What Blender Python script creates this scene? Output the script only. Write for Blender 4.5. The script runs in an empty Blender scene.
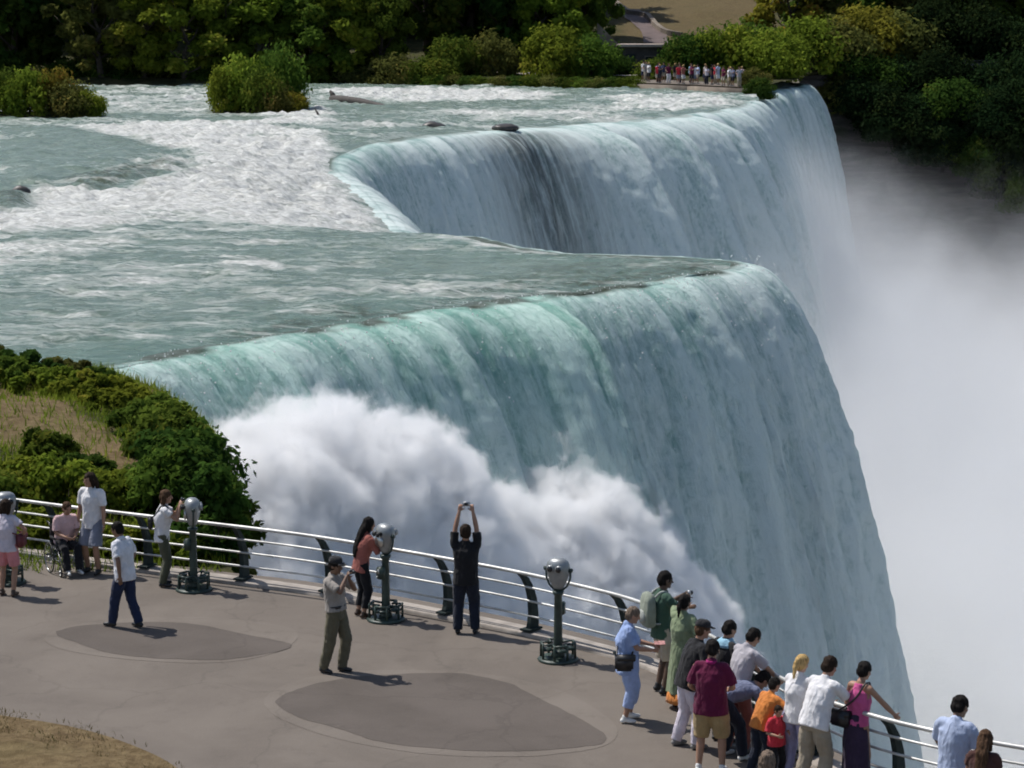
import bpy, bmesh, math, random
import numpy as np
from mathutils import Vector, Matrix, Quaternion
random.seed(7)
rng = np.random.default_rng(7)
R = math.radians
scene = bpy.context.scene
COL = scene.collection

# ---------------------------------------------------------------- camera
CAM_H = 10.4
FPX = 2500.0
TILT = math.atan((384 + 25) / FPX)
cam_d = bpy.data.cameras.new('camera')
cam = bpy.data.objects.new('camera', cam_d)
COL.objects.link(cam)
cam.location = (0, 0, CAM_H)
cam.rotation_euler = (math.pi / 2 - TILT, 0, 0)
cam_d.sensor_width = 36
cam_d.lens = 36 * FPX / 1024
cam_d.clip_start = 0.5
cam_d.clip_end = 6000
scene.camera = cam
_F = np.array([0, math.cos(TILT), -math.sin(TILT)])
_U = np.array([0, math.sin(TILT), math.cos(TILT)])

def ray(px, py):
    return _F + np.array([1.0, 0, 0]) * ((px - 512) / FPX) + _U * ((384 - py) / FPX)

def gnd(px, py, z=0.0):
    """point of the horizontal plane z that the photograph shows at a pixel"""
    d = ray(px, py)
    t = (z - CAM_H) / d[2]
    return np.array([0, 0, CAM_H]) + d * t

def atD(px, py, D):
    d = ray(px, py)
    return np.array([0, 0, CAM_H]) + d * (D / d[1])

# ---------------------------------------------------------------- numpy noise
def _h(ix, iy, iz, seed):
    n = (ix.astype(np.int64) * 374761393 + iy.astype(np.int64) * 668265263 + iz.astype(np.int64) * 2147483647 + seed * 974634) & 0xFFFFFFFF
    n = ((n ^ (n >> 13)) * 1274126177) & 0xFFFFFFFF
    n = ((n ^ (n >> 16)) * 2246822519) & 0xFFFFFFFF
    n = n ^ (n >> 15)
    return (n & 0xFFFFFF) / float(0xFFFFFF)

def vnoise(x, y, z=None, seed=0):
    x = np.asarray(x, float); y = np.asarray(y, float)
    z = np.zeros_like(x) if z is None else np.asarray(z, float)
    x, y, z = np.broadcast_arrays(x, y, z)
    ix, iy, iz = np.floor(x), np.floor(y), np.floor(z)
    fx, fy, fz = x - ix, y - iy, z - iz
    u, v, w = (f * f * f * (f * (f * 6 - 15) + 10) for f in (fx, fy, fz))
    r = 0
    for dx in (0, 1):
        for dy in (0, 1):
            for dz in (0, 1):
                wt = (u if dx else 1 - u) * (v if dy else 1 - v) * (w if dz else 1 - w)
                r = r + wt * _h(ix + dx, iy + dy, iz + dz, seed)
    return r

def fbm(x, y, z=None, octv=4, seed=0, gain=0.5):
    a, s, t = 1.0, 0.0, 0.0
    x = np.asarray(x, float); y = np.asarray(y, float)
    for o in range(octv):
        f = 2.03 ** o
        s = s + a * vnoise(x * f + 13.7 * o, y * f + 5.1 * o, None if z is None else np.asarray(z) * f, seed + o)
        t += a
        a *= gain
    return s / t

def sstep(a, b, x):
    t = np.clip((np.asarray(x, float) - a) / (b - a), 0, 1)
    return t * t * (3 - 2 * t)

# ---------------------------------------------------------------- materials
MATS = {}
class NT:
    def __init__(self, name):
        self.m = bpy.data.materials.new(name)
        self.m.use_nodes = True
        self.t = self.m.node_tree
        self.t.nodes.clear()
        self.out = self.t.nodes.new('ShaderNodeOutputMaterial')
    def n(self, kind, **kw):
        nd = self.t.nodes.new(kind)
        for k, v in kw.items():
            if k.startswith('i_'):
                key = k[2:].replace('_', ' ')
                nd.inputs[int(key) if key.isdigit() else key].default_value = v
            else:
                setattr(nd, k, v)
        return nd
    def l(self, a, b):
        self.t.links.new(a, b)
    def math(self, op, a, b=None, clamp=False):
        nd = self.n('ShaderNodeMath', operation=op, use_clamp=clamp)
        for i, v in enumerate((a, b)):
            if v is None: continue
            if isinstance(v, (int, float)): nd.inputs[i].default_value = v
            else: self.l(v, nd.inputs[i])
        return nd.outputs[0]
    def mapr(self, v, a, b, c=0.0, d=1.0, smooth=True):
        nd = self.n('ShaderNodeMapRange')
        nd.interpolation_type = 'SMOOTHSTEP' if smooth else 'LINEAR'
        nd.inputs[1].default_value = a; nd.inputs[2].default_value = b
        nd.inputs[3].default_value = c; nd.inputs[4].default_value = d
        self.l(v, nd.inputs[0])
        return nd.outputs[0]
    def noise(self, vec, scale, detail=4, rough=0.55, dist=0.0):
        nd = self.n('ShaderNodeTexNoise')
        nd.inputs['Scale'].default_value = scale
        nd.inputs['Detail'].default_value = detail
        nd.inputs['Roughness'].default_value = rough
        nd.inputs['Distortion'].default_value = dist
        if vec is not None: self.l(vec, nd.inputs['Vector'])
        return nd.outputs['Fac']
    def mapping(self, vec, scale=(1, 1, 1), rot=(0, 0, 0), loc=(0, 0, 0)):
        nd = self.n('ShaderNodeMapping')
        nd.inputs['Scale'].default_value = scale
        nd.inputs['Rotation'].default_value = rot
        nd.inputs['Location'].default_value = loc
        self.l(vec, nd.inputs['Vector'])
        return nd.outputs[0]
    def mix(self, f, a, b):
        nd = self.n('ShaderNodeMix', data_type='RGBA')
        for key, v in ((0, f), (6, a), (7, b)):
            if isinstance(v, (int, float)): nd.inputs[key].default_value = v
            elif isinstance(v, tuple): nd.inputs[key].default_value = v if len(v) == 4 else v + (1,)
            else: self.l(v, nd.inputs[key])
        return nd.outputs[2]
    def pos(self):
        return self.n('ShaderNodeNewGeometry').outputs['Position']
    def obj(self):
        return self.n('ShaderNodeTexCoord').outputs['Object']
    def attr(self, name):
        return self.n('ShaderNodeAttribute', attribute_name=name)
    def principled(self, **kw):
        p = self.n('ShaderNodeBsdfPrincipled')
        for k, v in kw.items():
            key = k.replace('_', ' ')
            if isinstance(v, (int, float)): p.inputs[key].default_value = v
            elif isinstance(v, tuple): p.inputs[key].default_value = v if len(v) == 4 else v + (1,)
            else: self.l(v, p.inputs[key])
        return p
    def bump(self, h, strength=0.3, dist=0.05):
        b = self.n('ShaderNodeBump')
        b.inputs['Strength'].default_value = strength
        b.inputs['Distance'].default_value = dist
        self.l(h, b.inputs['Height'])
        return b.outputs[0]
    def surf(self, sh):
        self.l(sh, self.out.inputs['Surface'])
        return self.m

def simple(name, col, rough=0.7, metal=0.0, var=0.18, scale=9.0, bump=0.0, spec=0.5, bscale=None):
    """procedural material of one colour with mottling (and a fine bump)"""
    if name in MATS: return MATS[name]
    t = NT(name)
    o = t.obj()
    f = t.noise(o, scale, 5, 0.6)
    lo = tuple(c * (1 - var) for c in col); hi = tuple(min(1, c * (1 + var)) for c in col)
    c = t.mix(t.mapr(f, 0.3, 0.7), lo, hi)
    p = t.principled(Base_Color=c, Roughness=rough, Metallic=metal)
    p.inputs['Specular IOR Level'].default_value = spec
    if bump:
        t.l(t.bump(t.noise(o, bscale or scale * 4, 4), bump, 0.02), p.inputs['Normal'])
    MATS[name] = t.surf(p.outputs[0])
    return MATS[name]

def cloth(name, col, stripe=None):
    if name in MATS: return MATS[name]
    t = NT(name)
    o = t.obj()
    f = t.noise(o, 7, 4, 0.6)
    folds = t.noise(t.mapping(o, (1, 1, 0.35)), 11, 2, 0.5, 0.8)
    c = t.mix(t.mapr(f, 0.3, 0.7), tuple(x * 0.88 for x in col), tuple(min(1, x * 1.1) for x in col))
    p = t.principled(Base_Color=c, Roughness=0.9)
    p.inputs['Specular IOR Level'].default_value = 0.15
    p.inputs['Sheen Weight'].default_value = 0.12
    t.l(t.bump(folds, 0.9, 0.035), p.inputs['Normal'])
    MATS[name] = t.surf(p.outputs[0])
    return MATS[name]

# ---------------------------------------------------------------- object helpers
def tag(o, label=None, cat=None, group=None, kind=None):
    if label: o['label'] = label
    if cat: o['category'] = cat
    if group: o['group'] = group
    if kind: o['kind'] = kind
    return o

def link(o, parent=None):
    COL.objects.link(o)
    if parent is not None: o.parent = parent
    return o

def empty(name, loc=(0, 0, 0), rz=0.0):
    o = bpy.data.objects.new(name, None)
    o.empty_display_size = 0.2
    o.location = loc
    o.rotation_euler = (0, 0, rz)
    return link(o)

def mesh_np(name, verts, faces, mat=None, parent=None, smooth=True, attrs=None, uvs=None):
    """faces: (n,3) or (n,4) int array"""
    verts = np.asarray(verts, np.float32); faces = np.asarray(faces, np.int32)
    me = bpy.data.meshes.new(name)
    k = faces.shape[1]
    me.vertices.add(len(verts)); me.vertices.foreach_set('co', verts.ravel())
    me.loops.add(faces.size); me.loops.foreach_set('vertex_index', faces.ravel())
    me.polygons.add(len(faces))
    me.polygons.foreach_set('loop_start', np.arange(0, faces.size, k, dtype=np.int32))
    if smooth: me.polygons.foreach_set('use_smooth', np.ones(len(faces), bool))
    for an, av in (attrs or {}).items():
        a = me.attributes.new(an, 'FLOAT', 'POINT')
        a.data.foreach_set('value', np.asarray(av, np.float32).ravel())
    if uvs is not None:
        uv = me.uv_layers.new(name='flow')
        uv.data.foreach_set('uv', np.asarray(uvs, np.float32)[faces.ravel()].ravel())
    me.update(calc_edges=True)
    me.validate()
    if mat: me.materials.append(mat)
    o = bpy.data.objects.new(name, me)
    return link(o, parent)

def grid_faces(nr, nc, wrap=False):
    i = np.arange(nr - 1)[:, None]; j = np.arange(nc if wrap else nc - 1)[None, :]
    j2 = (j + 1) % nc
    return np.stack([i * nc + j, i * nc + j2, (i + 1) * nc + j2, (i + 1) * nc + j], -1).reshape(-1, 4)

class MB:
    """collects boxes, tubes, lofts ... into one bmesh and links it as one mesh object"""
    def __init__(self): self.bm = bmesh.new()
    def box(self, c, s, rot=None, bev=0.0):
        r = bmesh.ops.create_cube(self.bm, size=1)
        m = Matrix.Translation(Vector(c)) @ (rot.to_4x4() if rot else Matrix.Identity(4)) @ Matrix.Diagonal((*s, 1))
        bmesh.ops.transform(self.bm, matrix=m, verts=r['verts'])
        if bev:
            ed = list({e for v in r['verts'] for e in v.link_edges})
            bmesh.ops.bevel(self.bm, geom=ed, offset=bev, segments=2, affect='EDGES')
        return self
    def tube(self, pts, rad, n=8, sx=1.0, cap=True):
        """swept tube through pts; rad a number or one per point"""
        pts = [Vector(p) for p in pts]
        if isinstance(rad, (int, float)): rad = [rad] * len(pts)
        rings = []
        prev = None
        for i, p in enumerate(pts):
            d = (pts[min(i + 1, len(pts) - 1)] - pts[max(i - 1, 0)]).normalized()
            if prev is None:
                a = Vector((0, 0, 1)) if abs(d.z) < 0.9 else Vector((1, 0, 0))
                u = d.cross(a).normalized()
            else:
                u = (prev - d * prev.dot(d)).normalized()
            prev = u
            w = d.cross(u)
            rings.append([self.bm.verts.new(p + (u * math.cos(2 * math.pi * k / n) * sx + w * math.sin(2 * math.pi * k / n)) * rad[i]) for k in range(n)])
        for a, b in zip(rings, rings[1:]):
            for k in range(n):
                self.bm.faces.new((a[k], a[(k + 1) % n], b[(k + 1) % n], b[k]))
        if cap:
            self.bm.faces.new(rings[0][::-1]); self.bm.faces.new(rings[-1])
        return self
    def loft(self, rings, cap=True):
        """rings: lists of equal numbers of points"""
        vs = [[self.bm.verts.new(p) for p in r] for r in rings]
        n = len(vs[0])
        for a, b in zip(vs, vs[1:]):
            for k in range(n):
                self.bm.faces.new((a[k], a[(k + 1) % n], b[(k + 1) % n], b[k]))
        if cap:
            self.bm.faces.new(vs[0][::-1]); self.bm.faces.new(vs[-1])
        return self
    def lathe(self, prof, c=(0, 0, 0), n=20):
        c = Vector(c)
        return self.loft([[c + Vector((r * math.cos(2 * math.pi * k / n), r * math.sin(2 * math.pi * k / n), z)) for k in range(n)] for r, z in prof])
    def ball(self, c, r, rot=None, seg=14):
        if isinstance(r, (int, float)): r = (r, r, r)
        g = bmesh.ops.create_uvsphere(self.bm, u_segments=seg, v_segments=max(6, seg * 2 // 3), radius=1)
        m = Matrix.Translation(Vector(c)) @ (rot.to_4x4() if rot else Matrix.Identity(4)) @ Matrix.Diagonal((*r, 1))
        bmesh.ops.transform(self.bm, matrix=m, verts=g['verts'])
        return self
    def cap(self, a, b, ra, rb, n=10):
        """tapered capsule"""
        a = Vector(a); b = Vector(b)
        d = b - a
        if d.length < 1e-5: return self.ball(a, ra)
        d.normalize()
        k = 4
        pts, rad = [], []
        for i in range(k + 1):
            t = math.pi / 2 * (1 - i / k)
            pts.append(a - d * ra * math.sin(t)); rad.append(max(ra * math.cos(t), ra * 0.04))
        for i in range(k + 1):
            t = math.pi / 2 * i / k
            pts.append(b + d * rb * math.sin(t)); rad.append(max(rb * math.cos(t), rb * 0.04))
        return self.tube(pts, rad, n)
    def build(self, name, mat=None, parent=None, smooth=True):
        bmesh.ops.recalc_face_normals(self.bm, faces=self.bm.faces)
        me = bpy.data.meshes.new(name)
        self.bm.to_mesh(me); self.bm.free()
        if smooth:
            me.polygons.foreach_set('use_smooth', np.ones(len(me.polygons), bool))
        if mat: me.materials.append(mat)
        o = bpy.data.objects.new(name, me)
        return link(o, parent)
    def remesh(self, name, mat, parent, voxel=0.012, smooth=4, smf=0.5, wrinkle=None):
        """union of everything collected, as one continuous surface"""
        o = self.build(name + '_tmp', None, None)
        md = o.modifiers.new('r', 'REMESH'); md.mode = 'VOXEL'; md.voxel_size = voxel
        if smooth:
            ms = o.modifiers.new('s', 'SMOOTH'); ms.factor = smf; ms.iterations = smooth
        dg = bpy.context.evaluated_depsgraph_get()
        me = bpy.data.meshes.new_from_object(o.evaluated_get(dg))
        old = o.data
        bpy.data.objects.remove(o); bpy.data.meshes.remove(old)
        me.name = name
        me.polygons.foreach_set('use_smooth', np.ones(len(me.polygons), bool))
        me.materials.clear()
        if mat: me.materials.append(mat)
        if wrinkle:                                            # folds of cloth, locks of hair
            n = len(me.vertices); co = np.empty(n * 3, np.float32); no = np.empty(n * 3, np.float32)
            me.vertices.foreach_get('co', co); me.vertex_normals.foreach_get('vector', no)
            co = co.reshape(-1, 3); no = no.reshape(-1, 3)
            sx, sy, sz, am = wrinkle
            sd_ = int(abs(co[0, 0]) * 9973 + len(co)) % 977
            f = fbm(co[:, 0] * sx + sd_, co[:, 1] * sy, co[:, 2] * sz, octv=3, seed=11) - .5
            f2 = 1 - np.abs(2 * vnoise(co[:, 0] * sx * .7 + sd_ + co[:, 2] * sz, co[:, 1] * sy * .7, co[:, 2] * sz * .8, seed=12) - 1)
            co = co + no * ((f * 1.4 + (f2 - .6) * .7) * am)[:, None]
            me.vertices.foreach_set('co', co.astype(np.float32).ravel()); me.update()
        q = bpy.data.objects.new(name, me)
        return link(q, parent)

def chaikin(p, it=2, closed=False):
    p = np.asarray(p, float)
    for _ in range(it):
        if closed:
            q = np.roll(p, -1, 0)
            p = np.stack([p * .75 + q * .25, p * .25 + q * .75], 1).reshape(-1, p.shape[1])
        else:
            q = np.stack([p[:-1] * .75 + p[1:] * .25, p[:-1] * .25 + p[1:] * .75], 1).reshape(-1, p.shape[1])
            p = np.vstack([p[:1], q, p[-1:]])
    return p

def resample(p, step):
    p = np.asarray(p, float)
    d = np.r_[0, np.cumsum(np.linalg.norm(np.diff(p, axis=0), axis=1))]
    n = max(2, int(d[-1] / step) + 1)
    t = np.linspace(0, d[-1], n)
    return np.stack([np.interp(t, d, p[:, k]) for k in range(p.shape[1])], 1), t

def inside(poly, x, y):
    poly = np.asarray(poly); r = np.zeros(np.shape(x), bool)
    for (x0, y0), (x1, y1) in zip(poly, np.roll(poly, -1, 0)):
        if y0 == y1: continue
        c = ((y0 > y) != (y1 > y)) & (x < (x1 - x0) * (y - y0) / (y1 - y0) + x0)
        r ^= c
    return r

def nearest(poly, x, y, closed=True):
    """distance to and nearest point on a polyline"""
    best = np.full(np.shape(x), 1e9); bx = np.zeros_like(best); by = np.zeros_like(best)
    q = np.roll(poly, -1, 0) if closed else poly[1:]
    for (x0, y0), (x1, y1) in zip(poly if closed else poly[:-1], q):
        dx, dy = x1 - x0, y1 - y0
        L = dx * dx + dy * dy + 1e-12
        t = np.clip(((x - x0) * dx + (y - y0) * dy) / L, 0, 1)
        cx, cy = x0 + t * dx, y0 + t * dy
        d = np.hypot(x - cx, y - cy)
        m = d < best
        best = np.where(m, d, best); bx = np.where(m, cx, bx); by = np.where(m, cy, by)
    return best, bx, by
EXPOSURE = 0.26
SPRAY_STEP = 0.115
SPRAY_ROUGH = 5.0
SPRAY_H0, SPRAY_H1 = -.55, .45
SPRAY_D = 3.6
MIST_STEP = 1.2
MIST_D = 0.14
# ---------------------------------------------------------------- world and sun
SUN_EL, SUN_AZ = R(58), math.atan2(-0.86, 0.51)       # azimuth from +Y towards +X
sun_dir = Vector((math.cos(SUN_EL) * math.sin(SUN_AZ), math.cos(SUN_EL) * math.cos(SUN_AZ), math.sin(SUN_EL)))
w = bpy.data.worlds.new('World'); scene.world = w; w.use_nodes = True
wn = w.node_tree.nodes; bg = wn['Background']
sky = wn.new('ShaderNodeTexSky'); sky.sky_type = 'NISHITA'; sky.sun_disc = False
sky.sun_elevation = SUN_EL; sky.sun_rotation = SUN_AZ
sky.air_density = 1.0; sky.dust_density = 1.2
w.node_tree.links.new(sky.outputs[0], bg.inputs['Color'])
bg.inputs['Strength'].default_value = 0.085
sd = bpy.data.lights.new('sun', 'SUN'); sd.energy = 3.6; sd.angle = R(0.5); sd.color = (1.0, 0.96, 0.91)
so = link(bpy.data.objects.new('sun', sd)); so.rotation_euler = (-sun_dir).to_track_quat('-Z', 'Y').to_euler()
so.location = (-60, 60, 90)
vs = scene.view_settings
vs.view_transform = 'Standard'; vs.look = 'None'; vs.exposure = EXPOSURE; vs.gamma = 1; vs.use_curve_mapping = False
cy = scene.cycles
cy.use_denoising = True
try: cy.denoiser = 'OPENIMAGEDENOISE'
except Exception: pass
cy.max_bounces = 10; cy.diffuse_bounces = 3; cy.glossy_bounces = 2; cy.transmission_bounces = 3
cy.volume_bounces = 10; cy.transparent_max_bounces = 8
cy.volume_step_rate = 1.0; cy.volume_max_steps = 256
cy.use_adaptive_sampling = True; cy.adaptive_threshold = 0.06; cy.adaptive_min_samples = 24
cy.sample_clamp_indirect = 6.0
cy.filter_width = 1.9

# ---------------------------------------------------------------- the plan: rim of the gorge
def G(px, py, z=0.0):
    return tuple(gnd(px, py, z)[:2])
FENCE = chaikin([(-16.5, 47.6), (-12, 46.2), (-8.4, 44.1), (-6.6, 43.15), (-4.9, 42.3), (-3.26, 41.45), (-1.46, 40.15), (0.13, 38.95), (1.39, 37.75),
                 (2.15, 36.9), (2.8, 35.6), (3.35, 34.2), (3.85, 32.7), (4.25, 31.75), (4.78, 31.0), (5.4, 30.4), (6.2, 29.8), (7.8, 28.9), (10.5, 27.4), (16, 25)], 2)
SHORE = [(-10.9, 66.5), (-13, 66.3), (-18, 64.5), (-30, 63.5), (-120, 62)]          # near shore, from the falls outwards
KNOLL_RIM = [(-5.0, 43.4), (-5.2, 46), (-5.8, 51.5), (-7.0, 57.5), (-8.8, 62.6), (-10.9, 66.5)]
near_px = [(108, 366), (150, 357), (190, 350), (245, 341), (300, 331), (350, 322), (400, 315), (465, 304), (530, 296), (585, 290), (640, 284), (700, 273), (735, 268)]
tip_px = [(750, 264), (742, 259), (690, 255), (600, 253), (545, 249), (490, 239), (450, 226), (415, 214), (380, 182), (352, 162), (331, 151)]
far_px = [(352, 147), (370, 145), (430, 140), (520, 133), (580, 129), (640, 124), (690, 119), (738, 112), (757, 104)]
CREST_RAW = [(-10.9, 66.5)] + [G(*p) for p in near_px + tip_px + far_px]
BRIDAL_RAW = [G(757, 104), (20.8, 214), (22.3, 222), (24.4, 232), (27.2, 238.5), (28.6, 243), (28.2, 248)]
CREST, CS = resample(chaikin(CREST_RAW, 3), 0.17)
BRIDAL, BS = resample(chaikin(BRIDAL_RAW, 2), 0.3)
CLIFF_RIM = [(28.2, 248), (33, 249), (40, 252), (52, 254), (64, 251), (80, 244), (110, 229), (200, 205), (420, 190)]
BANK = [(20.3, 206), (20.2, 212), (17.5, 218), (15.0, 222), (11.5, 224.5), (4, 227), (-8.5, 232), (-20, 235), (-31, 231), (-47, 232), (-70, 236), (-130, 240)]
fence_rim = [(x + 0.25, y + 0.6) for x, y in FENCE[::-1] if x > -4.5]
RIM = np.array([(420, -40), (60, 12), (22, 24)] + fence_rim + KNOLL_RIM[:-1] + [tuple(p) for p in CREST[::6]] + [tuple(p) for p in BRIDAL[::4]] + CLIFF_RIM[1:])
PLATEAU = np.vstack([RIM, [(900, 190), (900, 1500), (-900, 1500), (-900, -300), (420, -300)]])

def region(poly, xs, ys, snap=True):
    """a grid of quads inside a polygon, its border snapped to the polygon's outline"""
    poly = np.asarray(poly, float)
    X, Y = np.meshgrid(xs, ys)
    m = inside(poly, X, Y)
    nr, nc = X.shape
    q = grid_faces(nr, nc)
    mf = m.ravel()
    keep = mf[q].any(1) if snap else mf[q].all(1)
    q = q[keep]
    used = np.zeros(nr * nc, bool); used[q.ravel()] = True
    x, y = X.ravel().copy(), Y.ravel().copy()
    out = np.nonzero(used & ~mf)[0]
    if snap and len(out):
        _, bx, by = nearest(poly, x[out], y[out])
        x[out], y[out] = bx, by
    idx = np.full(nr * nc, -1); ids = np.nonzero(used)[0]; idx[ids] = np.arange(len(ids))
    return x[ids], y[ids], idx[q]

def line_spacing(a, b, s0, s1):
    r = [a]
    while r[-1] < b:
        f = (r[-1] - a) / (b - a)
        r.append(r[-1] + s0 + (s1 - s0) * f)
    return np.array(r)

# ---------------------------------------------------------------- materials of the setting
def mat_ground():
    t = NT('ground_soil')
    p = t.pos()
    f = t.noise(p, 0.8, 6, 0.65); g = t.noise(p, 5.0, 4, 0.6)
    soil = t.mix(t.mapr(f, .3, .7), (.030, .034, .016), (.075, .072, .03))
    dry = t.mix(t.mapr(g, .3, .72), (.120, .082, .042), (.205, .150, .080))
    dry = t.mix(t.math('MULTIPLY', t.mapr(t.noise(p, .35, 4, .6), .45, .7), t.mapr(t.attr('dry').outputs['Fac'], .3, .6, 1.0, .2)), dry, (.10, .10, .038))
    c = t.mix(t.attr('dry').outputs['Fac'], soil, dry)
    pr = t.principled(Base_Color=c, Roughness=0.95); pr.inputs['Specular IOR Level'].default_value = 0.1
    t.l(t.bump(t.noise(p, 9, 5, .7), .8, .08), pr.inputs['Normal'])
    return t.surf(pr.outputs[0])
M_GROUND = mat_ground()

def mat_rock():
    t = NT('gorge_rock')
    p = t.pos()
    strata = t.noise(t.mapping(p, (.12, .12, 1.1)), 1.0, 6, .65, .6)
    blot = t.noise(p, .35, 6, .62)
    c = t.mix(t.mapr(strata, .35, .65), (.030, .027, .026), (.125, .112, .100))
    c = t.mix(t.mapr(blot, .48, .68), c, (.030, .036, .020))
    pr = t.principled(Base_Color=c, Roughness=0.8)
    t.l(t.bump(t.noise(t.mapping(p, (.6, .6, 1.6)), 1.2, 7, .7), 1.0, .5), pr.inputs['Normal'])
    return t.surf(pr.outputs[0])
M_ROCK = mat_rock()

def mat_water():
    t = NT('river_water')
    p = t.pos()
    foam = t.attr('foam').outputs['Fac']; mossy = t.attr('moss').outputs['Fac']; green = t.attr('green').outputs['Fac']
    n1 = t.noise(t.mapping(p, (.34, 1.3, 1)), 1.3, 6, .66, .6)
    n2 = t.noise(t.mapping(p, (1.2, 3.2, 1)), 1.9, 4, .6, .3)
    d = t.math('SUBTRACT', t.math('ADD', t.math('MULTIPLY', n1, .60), t.math('MULTIPLY', n2, .40)), .5)
    fm = t.mapr(t.math('ADD', foam, t.math('MULTIPLY', d, 1.5)), .34, .84)
    base = t.mix(t.mapr(n1, .3, .7), (.140, .206, .168), (.258, .334, .278))
    base = t.mix(green, base, (.120, .235, .180))
    base = t.mix(t.math('MULTIPLY', mossy, t.mapr(t.noise(p, 2.2, 5, .7), .35, .6)), base, (.050, .062, .022))
    c = t.mix(fm, base, t.mix(t.mapr(n2, .35, .65), (.50, .51, .48), (.78, .79, .76)))
    pr = t.principled(Base_Color=c, Roughness=t.mapr(fm, 0, 1, .22, .85, False), IOR=1.33)
    h = t.noise(t.mapping(p, (1.0, 2.4, 1)), 2.2, 6, .66, .4)
    t.l(t.bump(h, .9, .30), pr.inputs['Normal'])
    return t.surf(pr.outputs[0])
M_WATER = mat_water()

def mat_falls():
    t = NT('falling_water')
    uv = t.n('ShaderNodeUVMap', uv_map='flow').outputs[0]
    foam = t.attr('foam').outputs['Fac']; green = t.attr('green').outputs['Fac']; dark = t.attr('gap').outputs['Fac']
    s1 = t.noise(t.mapping(uv, (3.4, .22, 1)), 1.0, 6, .70, .25)
    s2 = t.noise(t.mapping(uv, (11.0, .9, 1)), 1.0, 4, .68, .3)
    s3 = t.noise(t.mapping(uv, (4.2, 2.5, 1)), 1.0, 6, .75, .7)
    k = t.math('ADD', t.math('MULTIPLY', s1, .34), t.math('ADD', t.math('MULTIPLY', s2, .22), t.math('MULTIPLY', s3, .44)))
    f = t.mapr(t.math('ADD', foam, t.math('MULTIPLY', t.math('SUBTRACT', k, .5), 2.6)), .15, .95)
    deep = t.mix(green, (.255, .430, .395), (.240, .500, .405))
    white = t.mix(green, (.78, .875, .85), (.68, .90, .81))
    c = t.mix(f, deep, white)
    c = t.mix(t.math('MULTIPLY', dark, t.mapr(s1, .78, .40, 0, .85)), c, (.030, .031, .034))
    still = t.attr('still').outputs['Fac']
    pz = t.pos()
    c = t.mix(still, c, t.mix(t.mapr(t.noise(t.mapping(pz, (1, 2.4, 1)), 1.7, 5, .7), .35, .65), (.045, .062, .035), (.150, .190, .165)))
    df = t.principled(Base_Color=c, Roughness=t.mapr(f, 0, 1, .35, .8, False), IOR=1.33)
    t.l(t.bump(k, 1.0, .20), df.inputs['Normal'])
    tr = t.n('ShaderNodeBsdfTranslucent'); t.l(c, tr.inputs['Color'])
    mx = t.n('ShaderNodeMixShader'); mx.inputs[0].default_value = .18
    t.l(df.outputs[0], mx.inputs[1]); t.l(tr.outputs[0], mx.inputs[2])
    return t.surf(mx.outputs[0])
M_FALLS = mat_falls()

def mat_asphalt(name, lo, hi):
    t = NT(name)
    p = t.pos()
    big = t.noise(p, .45, 6, .62, .4); fine = t.noise(p, 28, 3, .6)
    stain = t.noise(p, 1.7, 5, .7)
    c = t.mix(t.mapr(big, .3, .7), lo, hi)
    c = t.mix(t.math('MULTIPLY', t.mapr(stain, .52, .75), .35), c, tuple(x * .6 for x in lo))
    c = t.mix(t.math('MULTIPLY', t.mapr(fine, .55, .8), .35), c, tuple(min(1, x * 1.5) for x in hi))
    # hairline cracks
    v = t.n('ShaderNodeTexVoronoi', feature='DISTANCE_TO_EDGE'); v.inputs['Scale'].default_value = .33
    wv = t.n('ShaderNodeVectorMath', operation='ADD')
    nz = t.n('ShaderNodeTexNoise'); nz.inputs['Scale'].default_value = 1.4; nz.inputs['Detail'].default_value = 5
    t.l(p, nz.inputs['Vector'])
    sc = t.n('ShaderNodeVectorMath', operation='SCALE'); sc.inputs['Scale'].default_value = .9
    t.l(nz.outputs['Color'], sc.inputs[0]); t.l(p, wv.inputs[0]); t.l(sc.outputs[0], wv.inputs[1])
    t.l(wv.outputs[0], v.inputs['Vector'])
    crack = t.mapr(v.outputs['Distance'], .004, .012, 1, 0)
    c = t.mix(t.math('MULTIPLY', crack, .16), c, tuple(x * .45 for x in lo))
    pr = t.principled(Base_Color=c, Roughness=0.9); pr.inputs['Specular IOR Level'].default_value = 0.25
    t.l(t.bump(fine, .5, .01), pr.inputs['Normal'])
    return t.surf(pr.outputs[0])
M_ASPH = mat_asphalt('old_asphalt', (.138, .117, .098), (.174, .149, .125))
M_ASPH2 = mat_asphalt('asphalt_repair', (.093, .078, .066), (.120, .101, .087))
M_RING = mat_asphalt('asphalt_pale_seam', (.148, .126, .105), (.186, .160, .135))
M_CONC = simple('pale_concrete', (.34, .30, .26), .9, var=.2, scale=3, bump=.4)

# ---------------------------------------------------------------- ground sheet to the horizon
def ground_z(x, y):
    far = sstep(0, 1, 0) * 0
    d_bank, _, _ = nearest(np.array(BANK), x, y, closed=False)
    behind = (y > 203) & ~inside(RIVER_POLY, x, y)
    z = np.full_like(x, -1.2)
    z = np.where(behind, -0.5 + 1.3 * sstep(0, 3.5, d_bank), z)
    slope = np.clip((y - 246) * .15, 0, 13) * sstep(70, 45, x)
    z = np.where(behind, z + slope + (fbm(x * .08, y * .08, seed=3) - .5) * 1.2 * sstep(2, 8, d_bank), z)
    near = y < 60
    z = np.where(near, -0.35, z)
    return z

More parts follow.
